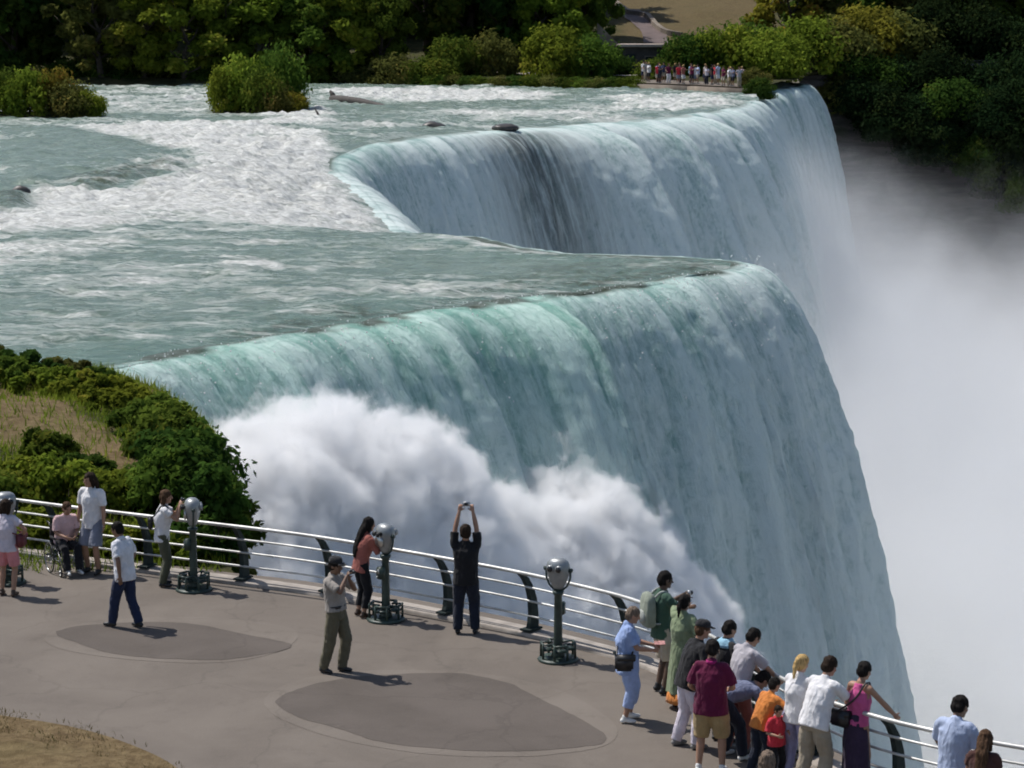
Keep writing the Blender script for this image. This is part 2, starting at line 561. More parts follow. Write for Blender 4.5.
RIVER_POLY = np.vstack([CREST, np.array(BANK), [(-130, 62)], np.array(SHORE[::-1][1:-1])])
gx = np.r_[-900, -500, -300, -200, line_spacing(-140, 110, 2.5, 2.5), 150, 220, 320, 500, 900]
gy = np.r_[-300, -120, -40, line_spacing(0, 200, 5, 5), line_spacing(204, 330, 1.6, 3), 380, 460, 620, 900, 1500]
x, y, q = region(PLATEAU, gx, gy)
# keep the sheet's edge inland of the rim
z = ground_z(x, y)
d, _, _ = nearest(RIM, x, y, closed=False)
z = np.where((d < 3) & (y < 203), np.minimum(z, -2.5), z)
dry = inside(np.array([(12.5, 262), (13.5, 249), (18, 246), (24, 247), (29, 258), (30, 330), (10, 330)]), x, y) * .62
tag(mesh_np('ground', np.stack([x, y, z], 1), q, M_GROUND, attrs={'dry': dry}), kind='structure')
# floor of the gorge: the pool under the falls, out to the horizon
gp = np.array([(-40, 30, -28), (900, -300, -28), (900, 900, -28), (-40, 900, -28)])
X, Y = np.meshgrid(np.linspace(-40, 900, 60), np.linspace(-300, 900, 60))
o = mesh_np('gorge_water', np.stack([X.ravel(), Y.ravel(), np.full(X.size, -28.0)], 1), grid_faces(60, 60), M_WATER,
            attrs={'foam': np.full(X.size, .75), 'moss': np.zeros(X.size), 'green': np.zeros(X.size)})
tag(o, kind='structure')

# ---------------------------------------------------------------- rock of the gorge under the rim
def crest_z(x, y):
    d, _, _ = nearest(np.array([(-4.2, 108), (-10.8, 148)]), x, y, closed=False)
    return -.10 + .35 * sstep(112, 150, y) - 1.3 * sstep(100, 112, y) * sstep(160, 145, y)
def cliff(name, rim, ztop, recess, rows, step, zbot=-29.0, amp=1.0, seed=5):
    p, s = resample(np.asarray(rim, float), step)
    tg = np.gradient(p, axis=0); tg /= np.linalg.norm(tg, axis=1)[:, None] + 1e-9
    out = np.stack([tg[:, 1], -tg[:, 0]], 1)
    v = np.linspace(0, 1, rows)
    S, V = np.meshgrid(s, v)
    zt = np.asarray(ztop(p[:, 0], p[:, 1]) if callable(ztop) else np.full(len(p), ztop))
    Z = zt[None, :] * (1 - V) + zbot * V
    ledge = np.floor(V * 9 + 1.2 * fbm(S * .09, V * 3, seed=seed)) / 9
    off = -recess * np.ones_like(S) + (ledge * 2.4 + (fbm(S * .16, Z * .35, seed=seed, octv=6) - .5) * 2.6 * sstep(0, .06, V)) * amp
    off[0] = -recess - 2.0
    off[1] = -recess - .05
    P = np.stack([p[:, 0][None] + out[:, 0][None] * off, p[:, 1][None] + out[:, 1][None] * off, Z], -1)
    P[1, :, 2] = P[0, :, 2]; P[0, :, 2] -= .25
    tag(mesh_np(name, P.reshape(-1, 3), grid_faces(rows, len(s)), M_ROCK), kind='structure')
i_cr = [tuple(p) for p in CREST[::4]] + [tuple(p) for p in BRIDAL[::3]]
cliff('cliff', [(420, -40), (60, 12), (22, 24)] + fence_rim + KNOLL_RIM[:-1], -0.12, .1, 40, .6, amp=.45)
def zt_falls(x, y): return crest_z(x, y) - 1.2
cliff('falls_cliff', i_cr, zt_falls, 2.2, 40, .7, amp=.3)
def zt_far(x, y): return ground_z(x, y + 1.0) - .05
cliff('gorge_cliff', CLIFF_RIM, zt_far, .2, 80, .6, amp=2.3, seed=12)

# ---------------------------------------------------------------- plaza
plaza_poly = np.vstack([np.array(fence_rim[::-1]), [(22, 24), (60, 12), (60, 0), (-60, 0), (-60, 56), (-16.5, 48.2)], np.array([(x + .1, y + .6) for x, y in FENCE if x <= -4.5])])
x, y, q = region(plaza_poly, line_spacing(-60, 60, .8, .8), line_spacing(0, 57, .5, .5))
z = (fbm(x * .2, y * .2, seed=21) - .5) * 0.0
tag(mesh_np('plaza', np.stack([x, y, z], 1), q, M_ASPH), kind='structure')
# kerb below the fence
kp, _ = resample(FENCE, .4)
tg = np.gradient(kp, axis=0); tg /= np.linalg.norm(tg, axis=1)[:, None]
ko = np.stack([-tg[:, 1], tg[:, 0]], 1); ko *= np.sign((ko @ np.array([.3, 1.0])))[:, None]
K_OUT = ko
prof = [(-.16, -.02), (-.16, .05), (-.14, .065), (.20, .065), (.24, .04), (.24, -.3)]
P = np.stack([np.column_stack([kp + ko * a, np.full(len(kp), b)]) for a, b in prof])
tag(mesh_np('kerb', P.reshape(-1, 3), grid_faces(len(prof), len(kp)), M_CONC, smooth=False), kind='structure')

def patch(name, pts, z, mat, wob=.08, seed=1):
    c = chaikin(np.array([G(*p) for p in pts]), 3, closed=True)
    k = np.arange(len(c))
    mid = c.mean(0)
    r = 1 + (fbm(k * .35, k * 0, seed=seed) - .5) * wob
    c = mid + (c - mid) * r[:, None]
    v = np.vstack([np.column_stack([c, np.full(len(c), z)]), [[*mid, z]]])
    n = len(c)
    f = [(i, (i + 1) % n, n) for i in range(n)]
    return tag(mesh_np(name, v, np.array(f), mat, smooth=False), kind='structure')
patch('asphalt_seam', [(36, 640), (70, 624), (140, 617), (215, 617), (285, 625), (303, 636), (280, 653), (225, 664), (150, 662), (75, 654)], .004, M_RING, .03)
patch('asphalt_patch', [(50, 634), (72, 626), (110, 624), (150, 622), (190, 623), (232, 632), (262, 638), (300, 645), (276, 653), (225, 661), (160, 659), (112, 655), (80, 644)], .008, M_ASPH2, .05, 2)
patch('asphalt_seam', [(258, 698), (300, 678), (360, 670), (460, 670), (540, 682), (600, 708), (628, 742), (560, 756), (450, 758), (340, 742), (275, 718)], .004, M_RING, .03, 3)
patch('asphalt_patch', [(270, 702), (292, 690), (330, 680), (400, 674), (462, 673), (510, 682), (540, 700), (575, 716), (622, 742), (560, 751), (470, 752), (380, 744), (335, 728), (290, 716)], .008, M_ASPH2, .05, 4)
# bare earth and dry grass at the plaza's near edge
dirt = chaikin(np.array([G(-60, 706), G(0, 716), G(70, 726), G(125, 742), G(178, 766), G(205, 800), G(205, 900), G(-400, 900), G(-400, 706)]), 2, closed=True)
x, y, q = region(dirt, line_spacing(-40, 0, .25, .25), line_spacing(20, 40, .25, .25))
dd, _, _ = nearest(dirt, x, y)
z = .012 + .16 * sstep(0, 1.5, dd) + (fbm(x * 1.5, y * 1.5, seed=31) - .5) * .16 * sstep(0, .5, dd)
tag(mesh_np('dirt_bank', np.stack([x, y, z], 1), q, M_GROUND, attrs={'dry': np.full(len(x), 1.0)}), kind='structure')

# ---------------------------------------------------------------- grassy knoll behind the fence
knoll_poly = np.vstack([np.array([(px + .1, py + .62) for px, py in FENCE if px <= -4.6])[::-1], np.array(KNOLL_RIM), np.array(SHORE[1:]), [(-120, 48)]])
def knoll_z(x, y):
    d, _, _ = nearest(knoll_poly, x, y)
    return -.05 + (.20 + .15 * sstep(47, 55, y) * sstep(-6, -14, x)) * sstep(0, 3, d) + (fbm(x * .35, y * .35, seed=41) - .45) * .5 * sstep(.3, 2, d)
x, y, q = region(knoll_poly, np.r_[-120, -80, -50, line_spacing(-30, -4, .35, .35)], line_spacing(42, 68, .35, .35))
kz = knoll_z(x, y)
kd = sstep(.38, .62, fbm(x * .16 + 3, y * .30, seed=44)) * .9
bare = inside(np.array([G(-60, 402), G(20, 402), G(100, 432), G(150, 462), G(140, 488), G(60, 470), G(-60, 440)]), x, y)
kd = np.maximum(kd, bare * .95)
tag(mesh_np('knoll', np.stack([x, y, kz], 1), q, M_GROUND, attrs={'dry': kd}), kind='structure')

# ---------------------------------------------------------------- river above the falls
xs = line_spacing(-130, -60, 1.0, .5); xs = np.r_[xs[:-1], line_spacing(xs[-1], 23, .26, .26)]
ys = line_spacing(61, 242, .26, .62)
x, y, q = region(RIVER_POLY, xs, ys)
# foam regions, drawn where the rapids break
def reg(pts, soft=2.0):
    P = np.array([G(*p) for p in pts]); i = inside(P, x, y)
    d, _, _ = nearest(P, x, y)
    return np.where(i, sstep(-soft, soft, d), sstep(soft, -soft, d))
foam = .34 + (fbm(x * .10, y * .22, seed=50) - .5) * .75 + (fbm(x * .5, y * 1.3, seed=57) - .5) * .5
foam = np.where(y > 118, foam + .06, foam)
A = reg([(20, 212), (25, 185), (60, 190), (110, 196), (180, 176), (190, 160), (140, 148), (60, 135), (120, 132), (250, 128), (330, 140), (345, 160), (380, 185), (412, 216), (330, 226), (180, 222), (60, 232), (-60, 238), (-60, 214)], 2.2)
foam = np.maximum(foam, A * (.88 + .8 * (fbm(x * .12, y * .5, seed=51) - .45)))
for pts, a, s in (
        ([(310, 96), (420, 91), (560, 96), (560, 104), (420, 108), (340, 104)], .82, 2.5),
        ([(400, 112), (560, 112), (640, 104), (740, 104), (730, 112), (600, 122), (470, 128)], .55, 3),
        ([(120, 128), (330, 122), (345, 131), (130, 136)], .75, 2),
        ([(80, 102), (210, 106), (300, 108), (330, 118), (200, 122), (90, 115)], .52, 3),
        ([(590, 100), (700, 98), (752, 106), (740, 112), (640, 116)], .68, 2.5),
        ([(250, 116), (330, 114), (340, 123), (260, 124)], .85, 1.5),
        ([(-40, 240), (130, 236), (150, 248), (60, 262), (-40, 270)], .66, 1.2),
        ([(60, 282), (160, 280), (220, 275), (280, 268), (290, 276), (180, 292), (60, 300)], .58, 1.2),
        ([(215, 256), (290, 258), (285, 268), (210, 268)], .62, .8),
        ([(410, 214), (480, 226), (548, 246), (600, 250), (740, 262), (700, 264), (560, 258), (470, 246), (400, 226)], .50, .8),
        ([(0, 300), (110, 300), (160, 330), (40, 350), (-20, 340)], .44, 1.5)):
    foam = np.maximum(foam, reg(pts, s) * (a * 1.05 + .9 * (fbm(x * .22, y * .7, seed=52) - .5)))
dC, _, _ = nearest(CREST[::3], x, y, closed=False)
calm = np.maximum(reg([(0, 150), (55, 135), (120, 146), (150, 160), (120, 176), (60, 184), (0, 200)], 1.5), reg([(-60, 204), (-60, 180), (10, 184), (28, 200), (20, 214)], 1.0))
foam = foam * (1 - calm * .45)
bar = np.maximum(reg([(60, 185), (100, 180), (150, 172), (178, 168), (180, 174), (120, 186), (85, 196)], .6), reg([(-10, 203), (25, 200), (30, 210), (-10, 215)], .5))
moss = np.clip(bar * .8, 0, 1)
lipm = sstep(3.2, 1.0, dC) * sstep(.35, 1.1, dC) * (y < 96) * sstep(.36, .52, fbm(x * .35, y * .35, seed=55)) * sstep(-9.5, -7, x)
moss = np.maximum(moss, lipm)
moss = np.maximum(moss, reg([(555, 262), (700, 262), (735, 268), (640, 282), (530, 294), (430, 312), (380, 318), (440, 300)], .8) * .55)
green = sstep(6, 0, dC) * .5 * (y < 100)
# level and waves
rough = .45 + .65 * sstep(.35, .8, foam)
rid = 1 - np.abs(2 * fbm(x * .55, y * .9, seed=60, octv=5, gain=.55) - 1)
rid2 = 1 - np.abs(2 * vnoise(x * 1.7, y * 2.8, seed=63) - 1)
wav = (rid - .7) * .75 + (rid2 - .6) * .16 + (fbm(x * .15, y * .25, seed=61) - .5) * .5
edge = sstep(0, 2.2, dC)
z = wav * rough * edge * (.7 + .5 * (y > 115)) - .12 * sstep(1.5, 0, dC)
z += .30 * calm + .25 * bar                                         # ledges the river runs over
z += .35 * sstep(112, 150, y)
notch = np.exp(-(((x + 8.5) / 4.5) ** 2 + ((y - 128) / 22) ** 2))
z -= np.clip(1.3 * sstep(9, 0, dC) * sstep(100, 112, y) * sstep(160, 145, y), 0, 2)
dB, _, _ = nearest(np.array(BANK + [(-130, 62)] + SHORE[::-1]), x, y, closed=False)
o = mesh_np('river', np.stack([x, y, z], 1), q, M_WATER, attrs={'foam': foam, 'moss': moss, 'green': green})
tag(o, kind='structure')

# ---------------------------------------------------------------- the falls
def falls(name, C, S, z0, v0, tmax, jogs, gaps, rows, seed, greens, white=()):
    tg = np.gradient(C, axis=0)
    k = np.ones(15) / 15
    pad = np.pad(tg, ((7, 7), (0, 0)), mode='edge')
    tg = np.stack([np.convolve(pad[:, i], k, 'valid') for i in (0, 1)], 1)
    tg /= np.linalg.norm(tg, axis=1)[:, None]
    out = np.stack([tg[:, 1], -tg[:, 0]], 1)
    up = np.linspace(-1.0, -.05, 7)
    tt = tmax * (np.linspace(0, 1, rows) ** .9)
    n = len(S)
    jog = np.zeros(n)
    for s_end, s_len, a in jogs:                   # lobes: the sheet stands further out, then steps back
        u = (S - (s_end - s_len)) / s_len
        jog += a * np.where((u > 0) & (u < 1), u ** 1.6, 0) * sstep(1.0, .90, u)
    v = v0 + .55 * (fbm(S * .42, S * 0, seed=seed) - .5) + jog * .55
    jog += .55 * (fbm(S * .8, S * 0, seed=seed + 20, octv=3) - .5) + .5 * (fbm(S * .22, S * 0, seed=seed + 21, octv=2) - .5)
    lipz = .13 * (fbm(S * .7, S * 0 + 3, seed=seed + 22, octv=3) - .5)
    gap = np.zeros(n)
    for sc_, wd in gaps: gap = np.maximum(gap, np.exp(-((S - sc_) / wd) ** 2))
    v = v * (1 - .25 * gap)
    gr = np.zeros(n)
    whites = np.zeros(n)
    for a_, b_, k_ in white: whites = np.maximum(whites, k_ * sstep(a_ - 3, a_ + 3, S) * sstep(b_ + 3, b_ - 3, S))
    for sc_, wd, a in greens: gr = np.maximum(gr, a * np.exp(-((S - sc_) / wd) ** 2))
    T = tt[:, None]
    ow = v[None] * T + jog[None] * .8 * sstep(-.25, .5, T)
    Zz = -4.905 * T ** 2
    arc = np.cumsum(np.r_[np.zeros((1, n)), np.hypot(np.diff(ow, axis=0), np.diff(Zz, axis=0))], 0)
    Sb = np.broadcast_to(S[None], ow.shape)
    # strands and clumps of falling water
    warp = (fbm(Sb * .5, arc * .10, seed=seed + 3) - .5) * 1.6
    st = fbm((Sb + warp) * 1.1, arc * .06 + 7, seed=seed + 5, octv=5, gain=.6) - .5
    lob = fbm((Sb + warp * .6) * .42, arc * .05, seed=seed + 8, octv=2) - .5
    cl = fbm(Sb * 1.5, arc * .75 - .2 * Sb, seed=seed + 9, octv=5, gain=.62) - .5
    grow = sstep(0, 1.2, T)
    fine = fbm((Sb + warp * .8) * 2.6, arc * .09 + 3, seed=seed + 14, octv=4, gain=.65) - .5
    grain = fbm(Sb * 4.2, arc * 1.5 - Sb * .5, seed=seed + 15, octv=3, gain=.6) - .5
    disp = st * (.08 + .45 * grow) + fine * (.06 + .50 * grow) + lob * (.05 + .35 * grow) + cl * (.05 + .13 * grow) + grain * (.06 + .15 * grow)
    sl = np.arctan2(9.81 * T, v[None])             # local direction of fall
    P = np.stack([C[:, 0][None] + out[:, 0][None] * (ow + disp * np.sin(sl)), C[:, 1][None] + out[:, 1][None] * (ow + disp * np.sin(sl)),
                  z0(C[:, 0], C[:, 1])[None] + lipz[None] * sstep(1, 0, T) + Zz + disp * np.cos(sl) * .8], -1)
    U = np.stack([np.stack([C[:, 0] + out[:, 0] * a, C[:, 1] + out[:, 1] * a, z0(C[:, 0], C[:, 1]) + (.04 + lipz) * sstep(-1.0, -.3, a) - .15 * (a < -.95)], 1) for a in up])
    P = np.vstack([U, P])
    arcf = np.vstack([np.broadcast_to(up[:, None], (7, n)), arc])
    Sf = np.broadcast_to(S[None], arcf.shape)
    Tf = np.r_[np.zeros(7), tt][:, None]
    foam = .54 + .26 * sstep(.1, .9, Tf) + .62 * np.vstack([np.zeros((7, n)), st * .5 + fine * .8 + cl * .4 + grain * .5]) + .12 * sstep(1.0, 2.0, Tf) + 0 * Sf + .75 * (fbm(Sf * 1.3, arcf * .04, seed=seed + 40, octv=4, gain=.6) - .5) * sstep(2.2, .2, Tf) + whites[None] * .13 * sstep(1.4, .5, Tf)
    crestw = np.exp(-((Tf - .22) / .2) ** 2) * .30 * fbm(Sf * .9, arcf * .5, seed=seed + 12)
    foam = foam + crestw - gr[None] * .16 * sstep(1.2, .2, Tf)
    green = (gr[None] * sstep(1.7, .35, Tf) + .22 * sstep(.7, 0, Tf)) * (1 - whites[None]) + 0 * Sf
    gapf = gap[None] * sstep(.05, .25, Tf) * sstep(2.0, .9, Tf) + 0 * Sf
    still = sstep(.02, -.45, arcf) * 1.0 * sstep(.2, .6, fbm(Sf * .6, arcf * .8, seed=seed + 30) + .2) + sstep(.5, .0, arcf) * sstep(.48, .6, fbm(Sf * .35, arcf * .3 + 9, seed=seed + 31))
    still = still * (1 - whites[None])
    o = mesh_np(name, P.reshape(-1, 3), grid_faces(rows + 7, n), M_FALLS, attrs={'still': still.clip(0, 1), 'foam': foam.clip(0, 1), 'green': green.clip(0, 1), 'gap': gapf}, uvs=np.stack([Sf.ravel(), arcf.ravel()], 1))
    return tag(o, kind='structure')
def s_at(px, py):
    p = np.array(G(px, py)); return CS[np.argmin(np.hypot(*(CREST - p).T))]
falls('waterfall', CREST, CS, crest_z, 3.5, 2.36,
      jogs=[(s_at(200, 349), 3.2, .7), (s_at(262, 340), 3.0, .8), (s_at(420, 312), 5.0, 1.0), (s_at(540, 295), 5.2, 1.7), (s_at(690, 276), 5.5, .35),
            (s_at(430, 140), 7, 1.2), (s_at(498, 135), 7, 2.2), (s_at(582, 129), 11, 4.2), (s_at(640, 124), 11, 3.2), (s_at(692, 119), 12, 3.4), (s_at(735, 113), 11, 1.3)],
      gaps=[(s_at(503, 135), 3.6)], rows=104, seed=70,
      white=[(s_at(470, 232), s_at(345, 155), 1.0), (s_at(400, 142), CS[-1], .55)],
      greens=[(s_at(480, 302), 4.2, 1.0), (s_at(225, 345), 4.0, .8), (s_at(360, 320), 4.0, .85), (s_at(640, 284), 4, .4)])
falls('bridal_waterfall', BRIDAL, BS, lambda x, y: np.full(len(x), -.1), 2.6, 2.36, jogs=[(14, 8, .8), (24, 7, .8)], gaps=[], rows=80, seed=90, greens=[])
bx_, by_, bq = region(np.vstack([BRIDAL, [(24, 262), (10, 262), (12, 240), (19, 226)]]), line_spacing(8, 30, .5, .5), line_spacing(212, 264, .6, .6))
tag(mesh_np('bridal_river', np.stack([bx_, by_, -.12 + .25 * (fbm(bx_ * .4, by_ * .6, seed=4) - .5)], 1), bq, M_WATER,
            attrs={'foam': np.full(len(bx_), .6), 'moss': np.zeros(len(bx_)), 'green': np.zeros(len(bx_))}), kind='structure')

# ---------------------------------------------------------------- spray thrown up at the foot of the near fall
SP_PX = np.array([150, 200, 225, 255, 300, 350, 400, 430, 452, 475, 505, 540, 570, 600, 632, 660, 690, 722, 760, 800])
SP_PY = np.array([530, 462, 446, 438, 433, 424, 425, 430, 452, 474, 486, 482, 472, 478, 502, 540, 592, 650, 720, 800])
SP_D = np.interp(SP_PX, [150, 215, 400, 640, 720, 800], [62.5, 64.5, 70.5, 78.5, 81, 83])
SP_TOP = np.stack([atD(u, v_, d_) for u, v_, d_ in zip(SP_PX, SP_PY, SP_D)])
SP_A = np.array([.75, .66]) / math.hypot(.75, .66)                   # along the fall
SP_B = np.array([SP_A[1], -SP_A[0]])                                 # away from it
SP_O = SP_TOP[0, :2].copy()
sa = (SP_TOP[:, :2] - SP_O) @ SP_A; sb = (SP_TOP[:, :2] - SP_O) @ SP_B
SA0, SA1 = -1.5, sa[-1] + .5
SB = float(np.interp(.5, np.linspace(0, 1, len(sb)), sb))
def spray_body():
    """a roomy closed hull round the splash: the cloud inside it is shaped by its density"""
    n, m = 40, 14
    A_ = np.linspace(SA0, SA1, n)
    tz = np.interp(A_, sa, SP_TOP[:, 2]); bm_ = np.interp(A_, sa, sb)
    rings = []
    for k in range(n):
        zt = max(tz[max(0, k - 2):k + 3]) + 2.6
        pr = [(-5.0, -28.3), (-5.0, zt - 4), (-3.0, zt - .8), (0, zt), (2.0, zt - .4), (6, zt - 3.5), (10, zt - 10), (13, zt - 18), (15, -28.3)]
        rings.append([(*(SP_O + SP_A * A_[k] + SP_B * (bm_[k] + o_)), z_) for o_, z_ in pr])
    mb = MB(); mb.loft(rings); return mb
def curve_node(t, val, xs, ys, x0, x1, y0, y1):
    nd = t.n('ShaderNodeFloatCurve')
    c = nd.mapping.curves[0]
    X_ = (np.asarray(xs) - x0) / (x1 - x0); Y_ = (np.asarray(ys) - y0) / (y1 - y0)
    c.points[0].location = (X_[0], Y_[0]); c.points[1].location = (X_[-1], Y_[-1])
    for u, v_ in zip(X_[1:-1], Y_[1:-1]): c.points.new(float(u), float(v_))
    nd.mapping.update()
    t.l(t.mapr(val, x0, x1, 0, 1, False), nd.inputs['Value'])
    return t.mapr(nd.outputs[0], 0, 1, y0, y1, False)
def mat_spray():
    t = NT('spray_water')
    p = t.pos()
    def dotv(v, off):
        nd = t.n('ShaderNodeVectorMath', operation='DOT_PRODUCT'); t.l(p, nd.inputs[0]); nd.inputs[1].default_value = v
        return t.math('SUBTRACT', nd.outputs['Value'], off)
    A_ = dotv((SP_A[0], SP_A[1], 0), float(SP_O @ SP_A)); B_ = dotv((SP_B[0], SP_B[1], 0), float(SP_O @ SP_B))
    sep = t.n('ShaderNodeSeparateXYZ'); t.l(p, sep.inputs[0]); Z = sep.outputs[2]
    q = np.linspace(SA0, SA1, 20)
    top = curve_node(t, A_, q, np.interp(q, sa, SP_TOP[:, 2]), SA0, SA1, -28, 0)
    bc = curve_node(t, A_, q, np.interp(q, sa, sb), SA0, SA1, -8, 8)
    b = t.math('SUBTRACT', B_, bc)
    fall = t.math('POWER', t.math('DIVIDE', t.math('MAXIMUM', t.math('SUBTRACT', b, .8), 0), 11.0), 1.5)
    fall = t.math('MULTIPLY', fall, t.math('ADD', top, 28.0))
    pm = t.mapping(p, loc=(17.0, 9.0, 4.0))
    n0 = t.noise(pm, .16, 2, .5, .2); n1 = t.noise(pm, .95, 8, .74, .15)
    k = t.math('ADD', t.math('MULTIPLY', t.math('SUBTRACT', n0, .5), 3.0), t.math('MULTIPLY', t.math('SUBTRACT', n1, .5), SPRAY_ROUGH))
    h = t.math('ADD', t.math('SUBTRACT', t.math('SUBTRACT', top, fall), Z), k)          # depth below the cloud's surface
    d = t.mapr(h, SPRAY_H0, SPRAY_H1, 0, 1)
    d = t.math('MULTIPLY', d, t.mapr(n1, .36, .60, .35, 1.0))
    d = t.math('MULTIPLY', d, SPRAY_D)
    vol = t.n('ShaderNodeVolumePrincipled')
    vol.inputs['Color'].default_value = (1.0, 1.0, 1.0, 1)
    vol.inputs['Anisotropy'].default_value = 0.0
    t.l(d, vol.inputs['Density'])
    t.l(vol.outputs[0], t.out.inputs['Volume'])
    t.m.cycles.volume_step_rate = SPRAY_STEP
    return t.m
spray = spray_body().build('spray', mat_spray(), None, smooth=False)
tag(spray, kind='stuff')

# ---------------------------------------------------------------- mist filling the gorge
def mat_mist():
    t = NT('gorge_mist')
    p = t.pos()
    sep = t.n('ShaderNodeSeparateXYZ'); t.l(p, sep.inputs[0])
    X, Y, Z = sep.outputs
    n1 = t.noise(t.mapping(p, (1, .6, 1)), .045, 3, .55, .6)
    n2 = t.noise(p, .16, 3, .55)
    k = t.math('ADD', t.math('MULTIPLY', n1, .7), t.math('MULTIPLY', n2, .3))
    # the cloud's top: a height that wanders with the noise
    topz = t.math('MULTIPLY', t.math('SUBTRACT', k, .5), 34.0)
    ex = t.math('POWER', t.math('DIVIDE', t.math('SUBTRACT', X, 20.0), 12.0), 2.0)
    ey = t.math('POWER', t.math('DIVIDE', t.math('SUBTRACT', Y, 190.0), 24.0), 2.0)
    plume = t.math('MULTIPLY', t.math('EXPONENT', t.math('MULTIPLY', t.math('ADD', ex, ey), -1.0)), 10.0)   # thicker where the far fall lands
    h = t.math('SUBTRACT', t.math('SUBTRACT', t.math('ADD', Z, 15.5), topz), plume)
    d = t.mapr(h, 14.0, -18.0, 0.0, 1.0)
    d = t.math('POWER', d, 2.3)
    d = t.math('MULTIPLY', t.math('MULTIPLY', d, t.mapr(n2, .32, .66, .55, 1.35)), MIST_D)
    fade = t.mapr(Z, -1.2, -4.0, 0, 1)
    d = t.math('MULTIPLY', d, fade)
    xf = t.math('MULTIPLY', t.mapr(Y, 47, 58, 0, 1), t.mapr(Y, 268, 245, 0, 1))
    d = t.math('MULTIPLY', d, xf)
    d = t.math('MULTIPLY', d, t.mapr(t.math('ADD', X, Y), 84, 112, .16, 1.0))
    vol = t.n('ShaderNodeVolumePrincipled')
    vol.inputs['Color'].default_value = (.890, .896, .906, 1)
    t.l(d, vol.inputs['Density'])
    t.l(vol.outputs[0], t.out.inputs['Volume'])
    t.m.cycles.volume_step_rate = MIST_STEP
    return t.m
mm = MB(); mm.box((50, 157, -14.6), (130, 222, 27.2))
mist = mm.build('mist', mat_mist(), None, smooth=False)
tag(mist, kind='stuff')
# ---------------------------------------------------------------- foliage
def mat_leaf(name, a, b, c2, trans=.35):
    t = NT(name)
    tint = t.attr('tint').outputs['Fac']
    oi = t.n('ShaderNodeObjectInfo').outputs['Random']
    f = t.mapr(tint, 0, 1, 0, 1, False)
    c = t.mix(f, a, b)
    c = t.mix(t.mapr(tint, .82, .98), c, c2)
    hs = t.n('ShaderNodeHueSaturation')
    t.l(t.math('ADD', t.math('MULTIPLY', oi, .035), .497), hs.inputs['Hue'])
    t.l(t.math('ADD', t.math('MULTIPLY', oi, .35), .82), hs.inputs['Value'])
    t.l(c, hs.inputs['Color'])
    d = t.n('ShaderNodeBsdfDiffuse'); t.l(hs.outputs[0], d.inputs['Color'])
    tr = t.n('ShaderNodeBsdfTranslucent'); t.l(hs.outputs[0], tr.inputs['Color'])
    mx = t.n('ShaderNodeMixShader'); mx.inputs[0].default_value = trans
    t.l(d.outputs[0], mx.inputs[1]); t.l(tr.outputs[0], mx.inputs[2])
    return t.surf(mx.outputs[0])
LEAF = {
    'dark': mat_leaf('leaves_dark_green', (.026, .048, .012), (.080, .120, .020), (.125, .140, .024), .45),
    'shade': mat_leaf('leaves_painted_shade', (.010, .020, .009), (.028, .046, .015), (.045, .060, .018), .3),  # deep shade of the gorge wall put into the leaf colour
    'mid': mat_leaf('leaves_mid_green', (.055, .090, .016), (.155, .205, .030), (.21, .22, .035), .5),
    'bright': mat_leaf('leaves_yellow_green', (.105, .140, .018), (.26, .285, .034), (.33, .30, .048), .5),
    'autumn': mat_leaf('leaves_turning', (.115, .095, .020), (.27, .21, .034), (.30, .115, .038), .5),
    'olive': mat_leaf('leaves_olive', (.080, .084, .024), (.18, .18, .046), (.23, .18, .050), .5),
}
M_BARK = simple('bark', (.060, .047, .036), .95, var=.35, scale=4, bump=.8)
M_TWIG = simple('dry_twigs', (.12, .085, .055), .95, var=.3, scale=6)

def leaf_cloud(centres, radii, n_per, size, r, squash=.8, up=.35, shell=.55, tint0=None):
    """leaf-sized faces spread through clumps: returns verts, faces, tint"""
    V, T = [], []
    for i, (c, rad) in enumerate(zip(centres, radii)):
        n = max(4, int(n_per * (rad / np.mean(radii)) ** 2))
        d = r.normal(size=(n, 3)); d /= np.linalg.norm(d, axis=1)[:, None]
        rr = rad * (shell + (1 - shell) * r.random(n)) * (1 + np.clip(.22 * r.normal(size=n), -.4, .3))
        p = c + d * rr[:, None] * np.array([1, 1, squash])
        nor = d + r.normal(size=(n, 3)) * .7 + np.array([0, 0, up])
        nor /= np.linalg.norm(nor, axis=1)[:, None]
        a = np.cross(nor, r.normal(size=(n, 3))); a /= np.linalg.norm(a, axis=1)[:, None]
        b = np.cross(nor, a)
        s = size * (.6 + .8 * r.random(n))[:, None]
        V.append(np.stack([p - a * s, p - b * s * .55 + nor * s * .1, p + a * s, p + b * s * .55 + nor * s * .1], 1))
        ct = r.random() if tint0 is None else tint0[i]
        T.append(np.repeat(np.clip(ct * .75 + r.random(n) * .3, 0, 1), 4))
    V = np.concatenate(V).reshape(-1, 3)
    return V, np.arange(len(V)).reshape(-1, 4), np.concatenate(T)

def limb_path(a, b, r, wob=.12, n=5):
    a = np.array(a, float); b = np.array(b, float)
    L = np.linalg.norm(b - a)
    return [tuple(a + (b - a) * k / n + (r.normal(size=3) * wob * L * .35 if 0 < k < n else 0)) for k in range(n + 1)]

